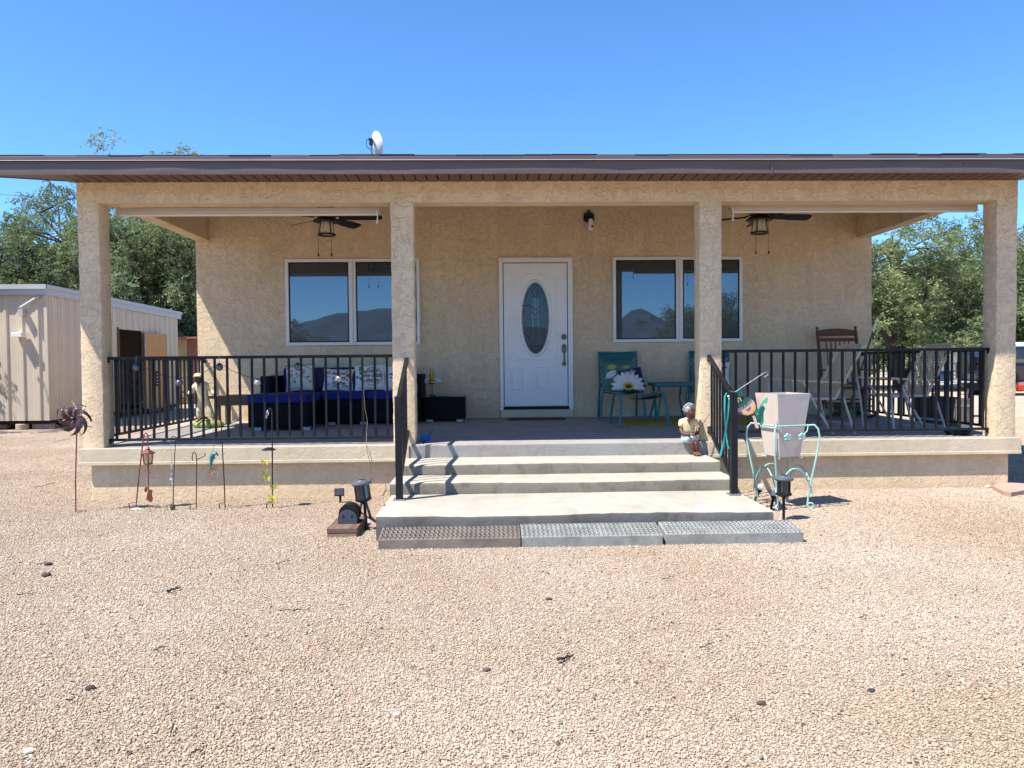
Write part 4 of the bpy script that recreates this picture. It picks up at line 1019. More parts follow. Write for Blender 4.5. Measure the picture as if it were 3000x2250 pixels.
P.polys(f_orange, [leafp(0, .2, .7, .3, .5), leafp(0, .1, .55, .25, -.4), leafp(-.05, .2, .7, .28, 2.6)], 'butterfly')
P.polys(f_yel, [leafp(.08, .22, .45, .16, .5), leafp(.05, .05, .35, .13, -.4)], 'wing_spots')
P.polys(f_red, [leafp(.1, -.1, .4, .12, -1.2), leafp(.45, .45, .45, .1, .3)], 'butterfly')
P.polys(f_ink, [leafp(-.02, -.15, .5, .05, 1.4)]+stroke([(-.6, .5), (-.2, .1)], .05), 'butterfly_body')
P.polys(f_bl, [blob(-.1+.2*i, -.6+.1*(i % 2), .06, 6) for i in range(5)], 'leaves')
Pillow('throw_pillow', 'dark navy cushion under the butterfly pillow', .42, .36, .12, m_navy, (3.06, 10.60, zs), R_(-14), 18, 0, None, 'plain navy sofa pillows')
tag(MB().box(1.73, 3.55, 9.47, 10.52, zf(9.47)+.001, zf(10.52)+.004).build('yellow_rug', pm('mustard_rug', (.36, .24, .015), .9, 0, .2, 9, .4, 150)), 'mustard yellow flat rug under the teal seating', 'rug')
tag(MB().box(.235, 1.04, 10.50, 10.86, zf(10.5)+.001, zf(10.86)+.012).build('doormat', pm('brown_coir', (.11, .035, .02), .95, 0, .25, 30, .8, 200), bevel=.004), 'dark reddish brown doormat in front of the white door', 'doormat')

# ================================================================== RIGHT END: rocker and folding chairs
m_mah = wood('mahogany', (.18, .065, .03), (.10, .033, .016), (20, 20, 2), .45)
t = thing('rocking_chair', 'dark reddish brown wooden rocking chair against the right wall', 'rocking chair'); t.location = (4.83, 10.28, zf(10.3)-.001); t.rotation_euler.z = R_(-8)
bk = lambda x, s: V((x, .20+.24*s, .42+.80*s))
for s in (-1, 1):
    MB().tube([bk(s*.25, -.35)+V((0, -.1, 0)), bk(s*.25, 0), bk(s*.255, .5), bk(s*.26, .96), bk(s*.26, 1.0), bk(s*.26, 1.03), bk(s*.26, 1.06)], [.02, .022, .024, .024, .013, .024, .008], 10).build('back_post', m_mah, t, True)
    MB().tube([(s*.27, -.24, .08), (s*.27, -.25, .42), (s*.28, -.26, .64)], [.018, .022, .016], 8).build('front_leg', m_mah, t, True)
    MB().bar((s*.28, -.32, .655), (s*.27, .24, .66), .06, .022).build('armrest', m_mah, t, bevel=.006)
    pts = arc((s*.265, 0, 1.02), 1.0, -118, -58, 14, (0, 1, 0), (0, 0, 1)); MB().tube(pts, .02, 6).build('rocker', m_mah, t)
    MB().tube([(s*.265, .12, .40), (s*.265, .16, .07)], .018, 8).build('rear_leg', m_mah, t, True)
for a, b in ((.885, .985), (.79, .85)):
    n = 10; top = [bk(-.25+.5*i/n, b+.035*math.sin(math.pi*i/n)*(1 if b > .9 else 0)) for i in range(n+1)]; bot = [bk(.25-.5*i/n, a) for i in range(n+1)]
    MB().prism(top+bot, (0, .022, .004)).build('crest_rail' if b > .9 else 'back_rail', m_mah, t, bevel=.004)
for i in range(6): MB().tube([bk(-.15+.06*i, .06), bk(-.15+.06*i, .80)], .009, 6).build('spindle', m_mah, t, True)
MB().bar(bk(-.25, .06), bk(.25, .06), .03, .04).build('lower_back_rail', m_mah, t)
MB().box(-.28, .28, -.27, .25, .40, .435).build('seat', m_mah, t, bevel=.012)
for z, y in ((.18, -.245), (.27, -.245), (.2, .14)): MB().tube([(-.265, y, z), (.265, y, z)], .012, 6).build('stretcher', m_mah, t, True)
m_resin = pm('tan_resin', (.58, .45, .30), .55, 0, .06, 5); m_alu = pm('white_tube', (.50, .47, .44), .45, 0, .06)
def fold_chair(loc, rz, label):
    """local front is -Y"""
    t = thing('folding_chair', label, 'folding chair', 'folding lattice lawn chairs'); t.location = loc; t.rotation_euler.z = rz
    bk = lambda u, v: V((-.23+.46*u, .20+.33*v, .40+.58*v))
    # lattice back: a sheet with rows of oval holes built as crossing ribbons
    la = MB(); nv = 17
    n = 14
    for i in range(-n, n+1):
        for s in (1, -1):
            pts = []
            for k in range(15):
                v = .03+.94*k/14; u = i/9+v*1.3; u = u if s > 0 else 1-u
                if .05 <= u <= .95: pts.append(bk(u, v))
            if len(pts) > 1: la.tube(pts, .0075, 4)
    la.build('lattice_back', m_resin, t)
    MB().tube([bk(0, -.02), bk(0, .5), bk(0, .97), bk(.06, 1), bk(.94, 1), bk(1, .97), bk(1, .5), bk(1, -.02)], .017, 8).build('back_frame', m_resin, t, True)
    MB().bar(bk(.05, .03), bk(.95, .03), .02, .05).build('back_crossbar', m_resin, t)
    MB().box(-.23, .23, -.27, .20, .385, .40).build('seat', m_resin, t, bevel=.006)
    MB().tube([(-.23, .2, .39), (-.23, -.27, .39), (.23, -.27, .39), (.23, .2, .39)], .016, 8).build('seat_frame', m_alu, t, True)
    for s in (-1, 1):
        MB().bar((s*.28, -.36, .60), (s*.27, .30, .565), .045, .022).build('armrest', m_resin, t, bevel=.006)
        MB().tube([(s*.29, -.22, .59), (s*.275, -.02, .25), (s*.285, .14, 0)], .013, 8).build('leg', m_alu, t, True)
        MB().tube([(s*.26, .27, .42), (s*.27, .32, .25), (s*.28, .40, 0)], .013, 8).build('leg', m_alu, t, True)
        MB().tube([(s*.295, -.34, .59), (s*.285, -.30, .35), (s*.285, -.26, 0)], .013, 8).build('leg', m_alu, t, True)
    for y, z in ((.13, .03), (.385, .10)): MB().tube([(-.28, y, z), (.28, y, z)], .011, 6).build('cross_tube', m_alu, t, True)
fold_chair((3.60, 8.60, zf(8.6)-.001), R_(-84), 'tan lattice folding chair in the middle of the right porch half')
fold_chair((4.83, 8.95, zf(8.9)-.001), R_(-82), 'tan lattice folding chair close to the rightmost column')
t = thing('broom', 'green handled broom with a white grip leaning at the right wall corner', 'broom')
a, b_ = PY(2516, 1105, 10.55), PY(2570, 932, 10.9); c = a.lerp(b_, .76)
d = (a-b_).normalized(); k = (a.z-zf(10.4)-.10)/-d.z; e = a+d*k
MB().tube([e, c], .013, 8).build('handle', pm('green_handle', (.01, .09, .035), .4), t, True)
MB().tube([c, b_], .015, 8).build('grip', m_white, t, True)
MB().prism([e+V((-.05, 0, .02)), e+V((.05, 0, .02)), e+V((.12, -.02, -.098)), e+V((-.12, -.02, -.098))], (0, .03, 0)).build('bristles', pm('straw', (.3, .22, .08), .9), t)
settle(t)
p = PF(2520, 1218)
t = thing('storage_crate', 'small dark green plastic crate behind the rocking chair', 'crate')
g_ = pm('green_plastic', (.01, .08, .03), .5); x, y, z = 5.02, 10.62, zf(10.6)
MB().box(x-.16, x+.16, y-.1, y+.1, z, z+.02).build('bottom', g_, t)
for q in ((x-.16, x+.16, y-.1, y-.085), (x-.16, x+.16, y+.085, y+.1), (x-.16, x-.145, y-.085, y+.085), (x+.145, x+.16, y-.085, y+.085)): MB().box(*q, z+.02, z+.17).build('side', g_, t)
settle(t)
p = PF(2853, 1276)
tag(MB().lathe([(.001, .004), (.10, .0), (.13, .03), (.135, .045), (.125, .045), (.11, .02), (.001, .015)], 24, (5.06, 8.16, zf(8.16)-.002)).build('black_bowl', m_black, None, True), 'flat black pet bowl on the floor beside the rightmost column', 'bowl')
tag(MB().box(3.21, 3.28, W-.03, W-.001, .86, 1.0).build('outlet_box', m_vinyl, bevel=.004), 'white weatherproof outlet box low on the wall right of the teal chairs', 'outlet')
# ================================================================== YARD: hooks and ornaments left of the steps
m_copper = pm('copper_brown_metal', (.20, .06, .045), .4, .4, .2); m_rust = pm('rust_red_rod', (.22, .045, .04), .5, 0, .2)
m_hook = pm('dark_hook_metal', (.028, .014, .018), .45, .2, .2)
m_rusty = pm('rusty_red_wood', (.19, .035, .02), .6, 0, .25, 20)
Z = lambda ox, oy, s: (lambda a, b: (ox+a*s, oy+b*s))
za = Z(300, 1000, .31348)
def pt(z, Y, a, b): return PY(*z(a, b), Y)
def rod(name, label, base, pts, mat, r, foot=True, group='garden hooks left of the steps', cat='garden hook'):
    t = thing(name, label, cat, group); b = PZ(*za(*base), 0); Y = b.y
    P_ = [V((b.x, Y, -.05))]+[pt(za, Y, *q) for q in pts]
    MB().tube(P_, r, 8).build('rod', mat, t, True)
    if foot: MB().tube([(b.x, Y, .06), (b.x-.05, Y-.01, .055), (b.x-.053, Y-.012, -.04)], r*.9, 6).build('step_foot', mat, t, True)
    return t, Y
t, Y = rod('garden_hook', 'copper red leaning garden hook holding a lantern chime', (305, 1565), [(345, 1230), (368, 1030), (380, 920), (388, 875), (405, 856), (422, 872), (428, 910), (420, 955)], m_rust, .0065)
MB().ell((V((PZ(*za(305, 1575), 0).x, Y-.03, .0))), (.05, .04, .014), 10, 6).build('base_stone', m_white, t, True); settle(t)
t = thing('lantern_chime', 'copper lantern wind chime with red wooden clapper on the leaning hook', 'wind chime'); Y -= .01
c = pt(za, Y, 424, 1045); s_ = .31348*Y/FPX
MB().tube([c+V((0, 0, .13*1)), c+V((0, 0, .05))], .003, 5).build('hanger', m_copper, t)
MB().lathe([(.008, .062), (.02, .045), (.024, .03), (.072, .004), (.072, -.004), (.02, -.004)], 6, c).build('roof', m_copper, t)
MB().lathe([(.05, -.004), (.038, -.098)], 6, c).build('glass', clear_glass('amber_glass', (.6, .42, .2), .45), t)
fr_ = MB()
for k in range(6):
    a = R_(60*k); fr_.tube([c+V((.05*math.cos(a), .05*math.sin(a), -.004)), c+V((.039*math.cos(a), .039*math.sin(a), -.1))], .004, 5)
fr_.lathe([(.042, -.098), (.044, -.106), (.01, -.112), (.008, -.13)], 12, c); fr_.build('cage', m_copper, t)
ch = MB()
for dx, dz in ((-.026, -.165), (.014, -.165), (.016, -.19), (-.002, -.215)): ch.ell(c+V((dx, 0, dz)), .007, 8, 6)
ch.tube([c+V((0, 0, -.12)), c+V((0, 0, -.40))], .006, 6); ch.build('chime_rod', m_rust, t)
for dx, dz, w, h in ((-.024, -.345, .022, .045), (.012, -.375, .04, .055), (.004, -.425, .045, .05), (.018, -.44, .032, .05)):
    MB().obox(c+V((dx, -.006*dx, dz)), (w, .02, h), ry3(R_(12))).build('wooden_block', m_rusty, t, bevel=.003)
settle(t)
t, Y = rod('garden_hook', 'thin black garden hook with a crystal drop string', (660, 1580), [(668, 1250), (676, 1050), (684, 930), (678, 893), (660, 885), (645, 905), (640, 945)], m_hook, .0042); settle(t)
t = thing('crystal_string', 'hanging string of crystals and a dark oval medallion', 'ornament'); Y -= .01
MB().tube([pt(za, Y, 641, 945), pt(za, Y, 648, 1180), pt(za, Y, 646, 1290), pt(za, Y, 656, 1520)], .0018, 4).build('string', m_steel, t)
m_crys = pm('crystal', (.65, .68, .7), .08, .6, .2)
for a, b, r in ((645, 1130, .007), (646, 1160, .009), (648, 1185, .008), (645, 1240, .006), (646, 1290, .02), (655, 1330, .009), (650, 1308, .01)):
    p = pt(za, Y, a, b); MB().ell(p, (r, r, r*(1.5 if r < .015 else .7)), 6, 4).build('crystal', m_crys, t)
p = pt(za, Y, 657, 1552); MB().ell(p, (.024, .007, .034), 18, 10).build('medallion', pm('pewter', (.06, .055, .05), .4, .5, .4, 60), t, True)
MB().ell(p, (.017, .009, .026), 14, 8).build('medallion_face', pm('dark_pewter', (.12, .11, .10), .4, .6, .5, 80), t, True); settle(t)
t, Y = rod('garden_hook', 'short dark double garden hook with nothing hanging', (876, 1577), [(879, 1300), (881, 1115), (878, 1070), (868, 1042), (857, 1035), (845, 1050), (838, 1085), (846, 1115)], m_hook, .0045)
MB().tube([pt(za, Y, 883, 1107), pt(za, Y, 925, 1085), pt(za, Y, 955, 1072), pt(za, Y, 963, 1055), pt(za, Y, 958, 1045)], .0045, 6).build('side_arm', m_hook, t, True); settle(t)
t, Y = rod('garden_hook', 'tall dark leaning garden hook carrying a dolphin mobile', (1148, 1567), [(1140, 1350), (1122, 1000), (1112, 800), (1105, 700), (1095, 658), (1080, 650), (1055, 680), (1035, 725), (1025, 715)], m_hook, .0055); settle(t)
t = thing('dolphin_mobile', 'teal dolphin mobile with bead strings on the tall leaning hook', 'ornament'); Y -= .01
MB().tube([pt(za, Y, 1034, 725), pt(za, Y, 1036, 1035)], .0018, 4).build('string', m_rust, t)
m_dol, m_dolb = pm('dolphin_teal', (.02, .20, .22), .35, .2, .3, 40), pm('dolphin_pale', (.45, .48, .25), .4, .1, .2, 40)
pts = [(1085, 1068), (1060, 1045), (1040, 1050), (1024, 1085), (1016, 1130), (1012, 1165), (1005, 1185)]
MB().tube([pt(za, Y, *q) for q in pts], [.006, .014, .021, .022, .014, .008, .004], 10).build('body', m_dol, t, True)
MB().tube([pt(za, Y-.006, *q) for q in pts[1:5]], [.008, .014, .015, .008], 8).build('belly', m_dolb, t, True)
q = MB(); 
for poly in ([(1032, 1050), (1025, 1030), (1048, 1048)], [(1046, 1075), (1062, 1100), (1038, 1090)], [(1005, 1175), (998, 1200), (1012, 1188), (1022, 1198), (1012, 1172)]): q.prism([pt(za, Y, *w) for w in poly], (0, .005, 0))
q.build('fins', m_dol, t)
for i, x in enumerate((1002, 1026, 1046)):
    MB().tube([pt(za, Y, x+(6 if i == 0 else 0), 1150), pt(za, Y, x, 1235)], .0012, 4).build('bead_string', m_rust, t)
    for j in range(4): MB().ell(pt(za, Y, x, 1160+24*j+6*i), (.006, .006, .008), 6, 5).build('bead', (m_copper, m_dolb, m_rusty)[(i+j) % 3], t)
settle(t)
t, Y = rod('garden_hook', 'black garden hook with a flat solar cap nearest the steps', (1590, 1560), [(1589, 1300), (1588, 1000), (1586, 800), (1584, 690), (1583, 650), (1574, 627), (1560, 632), (1548, 655), (1535, 690)], m_hook, .0065)
c = pt(za, Y, 1556, 1008)
MB().lathe([(.002, .018), (.028, .016), (.066, -.004), (.066, -.008), (.03, -.006), (.002, -.004)], 20, c).build('solar_cap', m_black, t, True)
q = pt(za, Y, 1545, 670); MB().ell(q, (.016, .008, .026), 10, 6).ell(q+V((-.012, 0, -.035)), (.008, .006, .02), 8, 6).build('hook_ornament', m_steel, t, True); settle(t)
t = thing('butterfly_mobile', 'chain of lime yellow butterflies hanging under the solar cap', 'ornament'); Y -= .012
m_lime = pm('lime_plastic', (.50, .52, .03), .35, 0, .15, 30)
bpts = [(1522, 1130), (1510, 1215), (1546, 1283), (1600, 1360), (1588, 1455), (1560, 1575)]
MB().tube([c+V((-.02, -.01, -.004))]+[pt(za, Y, *w) for w in bpts], .0015, 4).build('string', m_steel, t)
def butterfly(p, s, a):
    q = MB(); R3 = rz3(a)
    for sg in (-1, 1):
        for pl in ([(0, .002), (.035, .03), (.045, .012), (.025, -.002)], [(0, -.002), (.025, -.004), (.032, -.022), (.014, -.026)]):
            q.prism([V(p)+R3 @ V((sg*x*s, -abs(x)*.35*s, zz*s)) for x, zz in pl], R3 @ V((0, .003, 0)))
    q.ell(p, (.004, .004, .022*s), 6, 5); return q.build('butterfly', m_lime, t)
for i, w in enumerate(bpts): butterfly(pt(za, Y, *w), .9, R_((0, 35, -20, 25, -10, 15)[i]))
butterfly(pt(za, Y, 1575, 1500), .7, .5); butterfly(pt(za, Y, 1600, 1470), .7, -.6); settle(t)
# thin cable down the railing and slab left of the steps
zb_ = Z(740, 1020, .29837)
tag(MB().tube([pt(zb_, 7.96, 1085, 75), pt(zb_, 7.96, 1090, 400), pt(zb_, 7.95, 1105, 600), pt(zb_, 7.93, 1128, 720), pt(zb_, 7.90, 1118, 830), pt(zb_, 7.80, 1118, 960), pt(zb_, 7.79, 1135, 1060), PY(1086, 1360, 7.80), PY(1087, 1420, 7.83), PY(1080, 1440, 7.83)], .0028, 5).build('light_cable', pm('brown_wire', (.2, .14, .09), .6)), 'thin brown cable hanging from the left railing over the slab edge', 'cable')
# ball string lights
t = thing('string_lights', 'string of dark mosaic ball lights along the left railing', 'string lights')
def mosaic(name, dk, lt):
    n = NT(name); v = n.n('ShaderNodeTexVoronoi', feature='DISTANCE_TO_EDGE'); v.inputs['Scale'].default_value = 70; n.l(n.pos(), v.inputs['Vector'])
    n.l(n.ramp(v.outputs[0], [(.12, lt), (.2, dk)]), n.p.inputs['Base Color']); n.p.inputs['Roughness'].default_value = .25; n.p.inputs['Metallic'].default_value = .3; return n.m
m_mos, m_mos2 = mosaic('black_mosaic', (.012, .012, .02), (.16, .17, .2)), mosaic('silver_mosaic', (.10, .11, .10), (.5, .5, .47))
bl = [(315, 245, 0), (718, 388, 0), (1095, 243, 0), (1450, 390, 1), (1826, 240, 0), (2208, 350, 1)]
prev = None
for a, b, k in bl:
    p = pt(za, 7.95, a, b); MB().ell(p, .036, 18, 12).build('ball', (m_mos, m_mos2)[k], t, True)
    MB().lathe([(.012, .03), (.014, .045), (.004, .048)], 8, p).build('socket', m_black, t)
    if b < 300: MB().tube([p+V((0, 0, .045)), V((p.x, 7.955, 1.47))], .0022, 4).build('tie', m_steel, t)
    if prev: MB().tube([prev.lerp(p, i/6)+V((0, .02*math.sin(math.pi*i/6), .045-.03*math.sin(math.pi*i/6))) for i in range(7)], .0025, 4).build('wire', m_black, t)
    prev = p
settle(t)
# wind spinner
t = thing('wind_spinner', 'brown metal pinwheel spinner with beaded spokes on a red rod at left', 'wind spinner')
b = PZ(222, 1502, 0); Y = b.y; c = PY(220, 1227, Y)
MB().tube([V((b.x, Y, -.05)), V((b.x+.005, Y, .3)), V((c.x+.012, Y, .75)), V((c.x+.01, Y, c.z))], .006, 8).tube([V((b.x, Y, .02)), V((b.x+.06, Y-.01, .02)), V((b.x+.06, Y-.01, -.02))], .005, 6).build('rod', m_rust, t, True)
m_spin = pm('bronze_spinner_blade', (.085, .035, .04), .35, .5, .2)
for k in range(7):
    a0 = R_(51.4*k+12); q = MB(); n = 9; ins, out = [], []
    for i in range(n+1):
        u = i/n; a = a0-u*u*1.25; r = .02+.145*u**.8; w = .034*math.sin(math.pi*min(1, u*.88+.1))+.002
        for lst, rr, dy in ((ins, -w, -.012*u), (out, w, .016*u)):
            a1 = a+rr/max(r, .04)*.8; lst.append(c+V((r*math.cos(a1), -.03+dy-.02*math.sin(math.pi*u), r*math.sin(a1))))
    vs = ins+out; fs = [(i, i+1, n+2+i, n+1+i) for i in range(n)]
    q.add(vs+[v+V((0, .003, 0)) for v in vs], fs+[tuple(x+2*n+2 for x in f)[::-1] for f in fs]); q.build('blade', m_spin, t, True)
bc = [pm('bead_%s' % nm, cc, .3, 0, .1) for nm, cc in (('amber', (.6, .28, .03)), ('lime', (.45, .55, .2)), ('aqua', (.15, .45, .45)), ('clear', (.7, .7, .68)), ('yellow', (.65, .5, .08)))]
for k in range(8):
    a0 = R_(45*k+30); ps = [c+V((r*math.cos(a0+r*3.2), .03+.01*r, r*math.sin(a0+r*3.2))) for r in [.03+.016*i for i in range(9)]]
    sp = MB().tube(ps, .003, 5).build('beaded_spoke', m_copper, t, True)
    for i, p in enumerate(ps): MB().ell(p, .0075, 6, 5).build('bead', bc[(i//2+k) % 5], sp)
MB().ell(c+V((0, -.03, 0)), (.018, .02, .018), 10, 8).build('hub', m_black, t, True)
settle(t)

# ================================================================== solar lamps and reel left of steps
def bollard(t, top, axis, r=.066):
    """lantern head; top = centre of cap top, axis = unit vector down"""
    d = V(axis).normalized(); q = (-d).to_track_quat('Z', 'Y').to_matrix()
    MB().lathe([(.001, 0), (r*.62, 0), (r*.72, -.008), (r*1.2, -.018), (r*1.26, -.030), (r*1.12, -.042), (r*.9, -.045)], 28, top, q).build('cap', pm('slate_grey_cap', (.085, .10, .12), .4, 0, .1), t, True)
    MB().obox(V(top)+q @ V((0, 0, .001)), (.05, .05, .003), q).build('solar_cell', m_black, t)
    MB().lathe([(r*.82, -.045), (r*.82, -.155)], 24, top, q).build('lens', window_glass('smoked_lens', .02), t, True)
    for k in range(4):
        a = R_(90*k+35); MB().bar(V(top)+q @ V((r*.86*math.cos(a), r*.86*math.sin(a), -.045)), V(top)+q @ V((r*.86*math.cos(a), r*.86*math.sin(a), -.155)), .012).build('cage_bar', m_black, t)
    MB().lathe([(r*.5, -.15), (r*1.0, -.152), (r*1.0, -.166), (r*.6, -.18), (.015, -.19), (.012, -.2)], 24, top, q).build('collar', m_black, t, True)
    return V(top)+d*.195
t = thing('solar_lamp', 'black solar path light standing right of the landing', 'path light', 'solar path lights')
b = PZ(2296, 1525, 0); e = bollard(t, (b.x, b.y, .385), (0, 0, -1))
MB().tube([e+V((0, 0, .02)), (b.x, b.y, -.05)], .0125, 8).build('stake', m_black, t); settle(t)
t = thing('solar_lamp', 'large tilted black solar lantern on three legs left of the landing', 'path light', 'solar path lights')
b = PZ(1073, 1556, 0); tp = PY(1057, 1406, b.y+.03)
e = bollard(t, tp, (.13, -.03, -1), .066)
for q in ((1075, 1556), (1052, 1497), (1087, 1514)):
    g_ = PZ(*q, 0); MB().tube([e+V((0, 0, .03))+(g_-b)*.12, V((g_.x, g_.y, -.02))], [.011, .013], 8).build('leg', m_black, t)
settle(t)
t = thing('hose_reel', 'dark grey wheel reel mounted on a reddish wood block', 'reel')
m_rw = wood('redwood_block', (.21, .125, .09), (.085, .045, .035), (18, 2, 18), .75); m_rw2 = wood('raw_block', (.30, .20, .12), (.2, .12, .07), (3, 18, 18), .8)
a = PZ(957, 1576, 0); bx0, bx1, by0, by1 = a.x, a.x+.238, a.y, a.y+.50
MB().box(bx0+.004, bx1-.004, by0+.003, by1, -.01, .034).build('lower_block', m_rw2, t, bevel=.004)
MB().box(bx0, bx1, by0, by1, .035, .074).build('upper_block', m_rw, t, bevel=.004)
cx = (bx0+bx1)/2+.015
m_gp = pm('slate_plastic', (.05, .062, .075), .45)
def dplate(y, r, h):
    n = 18; pts = [V((cx-r, y, .075)), V((cx+r, y, .075))]+[V((cx+r*math.cos(math.pi*i/n), y, .075+h+r*math.sin(math.pi*i/n))) for i in range(n+1)]
    return MB().prism(pts, (0, .008, 0))
dplate(by0+.16, .078, .035).build('side_plate', m_gp, t, bevel=.002); dplate(by0+.32, .07, .035).build('side_plate', m_gp, t, bevel=.002)
MB().lathe([(.082, 0), (.085, .012), (.07, .02), (.05, .022), (.05, .10), (.07, .102), (.085, .11), (.082, .122)], 28, (cx+.006, by0+.185, .145), rx3(R_(-90))).build('drum', m_black, t, True)
for k in range(5): MB().tube([V((cx+.006+.066*math.cos(R_(20*j)), by0+.21+.018*k, .145+.066*math.sin(R_(20*j)))) for j in range(18)], .008, 5, True).build('coil', m_black, t)
for dx in (-.035, .035): MB().obox((cx+dx, by0+.159, .14), (.01, .006, .018), ry3(R_(20 if dx > 0 else 20))).build('slot', m_dark, t)
for dx in (.03, .2): MB().box(bx0+dx, bx0+dx+.018, by0+.05, by0+.056, .0735, .0748).build('screw_slot', m_dark, t)
settle(t)
t = thing('solar_charger', 'small solar panel on a black stake behind the wood block reel', 'solar panel')
b = PZ(997, 1474, 0); c = PY(994, 1442, b.y)
MB().tube([(b.x, b.y, -.04), (b.x, b.y, c.z-.03)], [.006, .014], 8).build('stake', m_black, t)
q = rz3(R_(10)) @ rx3(R_(-28)); MB().obox(c, (.095, .014, .078), q).build('frame', m_black, t, bevel=.003); MB().obox(c+q @ V((0, -.008, 0)), (.08, .003, .062), q).build('cells', pm('solar_cells', (.06, .06, .075), .25, .2, .2, 40), t); settle(t)

# ================================================================== grating mats
def grate(p0, p1, zt0, zt1, clog, label, yo=0):
    """perforated safety plank: folded sheet with rows of raised toothed holes"""
    t = thing('grating_mat', label, 'grating', 'galvanised step gratings'); t.location = (0, 0, 0)
    x0, x1 = p0, p1; y0, y1 = 5.60+yo, 5.868+yo; zt = lambda y: zt0+(zt1-zt0)*(y-y0)/(y1-y0)
    ms = pm('worn_steel_'+label[:6], clog, .65, 0, .25, 7, .2, 40, spec=.3, spot=.4)
    MB().prism([(x0, y0, .0), (x0, y0, zt(y0)), (x0, y0+.006, zt(y0)), (x0, y0+.006, .0)], (x1-x0, 0, 0)).build('front_lip', ms, t, bevel=.002)
    MB().prism([(x0, y1-.006, .03), (x0, y1-.006, zt(y1)), (x0, y1, zt(y1)), (x0, y1, .03)], (x1-x0, 0, 0)).build('back_lip', ms, t)
    for xx in (x0, x1-.005): MB().prism([(xx, y0+.0065, .01), (xx, y0+.0065, zt(y0)-.001), (xx, y1-.0065, zt(y1)-.001), (xx, y1-.0065, .03)], (.005, 0, 0)).build('end_plate', ms, t)
    nx, ny = int((x1-x0)/.034), 7; px_, py_ = (x1-x0-.01)/nx, (y1-y0-.014)/ny
    q = MB(); k8 = [(math.cos(R_(60*k+30)), math.sin(R_(60*k+30))) for k in range(6)]
    # sheet with hexagonal holes: each cell is a ring of quads, rim raised
    for i in range(nx):
        for j in range(ny):
            cx_ = x0+.005+px_*(i+.5)+(px_*.22 if j % 2 else -px_*.22)*.5; cy_ = y0+.007+py_*(j+.5); z = zt(cy_)
            ox0, ox1, oy0, oy1 = x0+.005+px_*i, x0+.005+px_*(i+1), y0+.007+py_*j, y0+.007+py_*(j+1)
            outer = [(ox1, (oy0+oy1)/2+py_*.25), ((ox0+ox1)/2, oy1), (ox0, (oy0+oy1)/2+py_*.25), (ox0, (oy0+oy1)/2-py_*.25), ((ox0+ox1)/2, oy0), (ox1, (oy0+oy1)/2-py_*.25)]
            outer = [(ox1, oy1), (cx_, oy1), (ox0, oy1), (ox0, oy0), (cx_, oy0), (ox1, oy0)]
            vs = [V((a, b_, zt(b_)-.004)) for a, b_ in outer]+[V((cx_+.0145*c_, cy_+.0165*s_, z+.004+(.003 if (m_ % 2) else 0))) for m_, (c_, s_) in enumerate(k8)]+[V((cx_+.0135*c_, cy_+.0155*s_, z-.036)) for c_, s_ in k8]
            q.add(vs, [(m_, (m_+1) % 6, 6+(m_+1) % 6, 6+m_) for m_ in range(6)]+[(6+m_, 6+(m_+1) % 6, 12+(m_+1) % 6, 12+m_) for m_ in range(6)])
    o = q.build('toothed_sheet', ms, t)
    MB().box(x0+.006, x1-.006, y0+.008, y1-.008, -.01, .008).build('shade_fill', pm('hole_shade_dark', (.035, .028, .022), .95), t)  # fill coloured dark to paint the shade seen through the holes
    settle(t)
grate(-.828, .213, .074, .112, (.20, .165, .13), 'dirty brown perforated steel step grating, leftmost of three')
grate(.222, 1.262, .078, .120, (.27, .265, .24), 'grey perforated steel step grating, middle of three', -.004)
grate(1.288, 2.315, .082, .120, (.28, .28, .255), 'clean grey perforated steel step grating, rightmost of three', .004)

# ================================================================== boy figurine on the step
t = thing('boy_figurine', 'painted figurine of a seated boy in yellow shirt fishing on the top step', 'figurine')
s0 = V((2.035, 7.85, .534)); g = lambda x, y, z: s0+V((x, y, z))
m_yshirt = pm('yellow_shirt_paint', (.68, .58, .32), .6, 0, .1, 15); m_shorts = pm('pale_blue_paint', (.50, .60, .62), .6, 0, .12, 15); m_ghair = pm('silver_hair_paint', (.27, .28, .29), .45, .2, .3, 60)
skin_mesh('shirt', [(g(0, 0, .07), (.075, .06)), (g(.0, -.005, .14), (.075, .055)), (g(.005, -.01, .205), (.06, .045)), (g(.01, -.015, .245), .024), (g(-.07, -.015, .20), .036), (g(-.088, -.03, .145), .032), (g(.075, -.02, .20), .036), (g(.09, -.035, .15), .032)], [(0, 1), (1, 2), (2, 3), (2, 4), (4, 5), (2, 6), (6, 7)], m_yshirt, t)
skin_mesh('shorts', [(g(0, 0, .045), (.075, .055)), (g(-.03, -.05, .035), .046), (g(-.018, -.115, .03), .042), (g(.045, -.05, .035), .046), (g(.055, -.115, .03), .042)], [(0, 1), (1, 2), (0, 3), (3, 4)], m_shorts, t)
for i, (x, fx) in enumerate(((-.005, .03), (.05, .06))):
    skin_mesh('leg', [(g(x, -.12, .012), .031), (g(x+(fx-x)*.6, -.128, -.05), .026), (g(fx, -.122, -.105), .021), (g(fx+.012, -.16, -.122), .019), (g(fx+.028, -.19, -.124), .012)], [(0, 1), (1, 2), (2, 3), (3, 4)], m_skin, t)
for pts in (((-.088, -.03, .14), (-.075, -.075, .085), (.0, -.115, .075)), ((.092, -.035, .145), (.085, -.08, .09), (.03, -.12, .08))):
    skin_mesh('arm', [(g(*pts[0]), .024), (g(*pts[1]), .021), (g(*pts[2]), .017)], [(0, 1), (1, 2)], m_skin, t)
hand(g(.0, -.115, .075), .019, (.7, -.5, .1), m_skin, t); hand(g(.03, -.12, .082), .019, (-.2, -.7, -.1), m_skin, t)
hd = head(g(.012, -.03, .305), .062, t, m_skin, R_(22), R_(10))
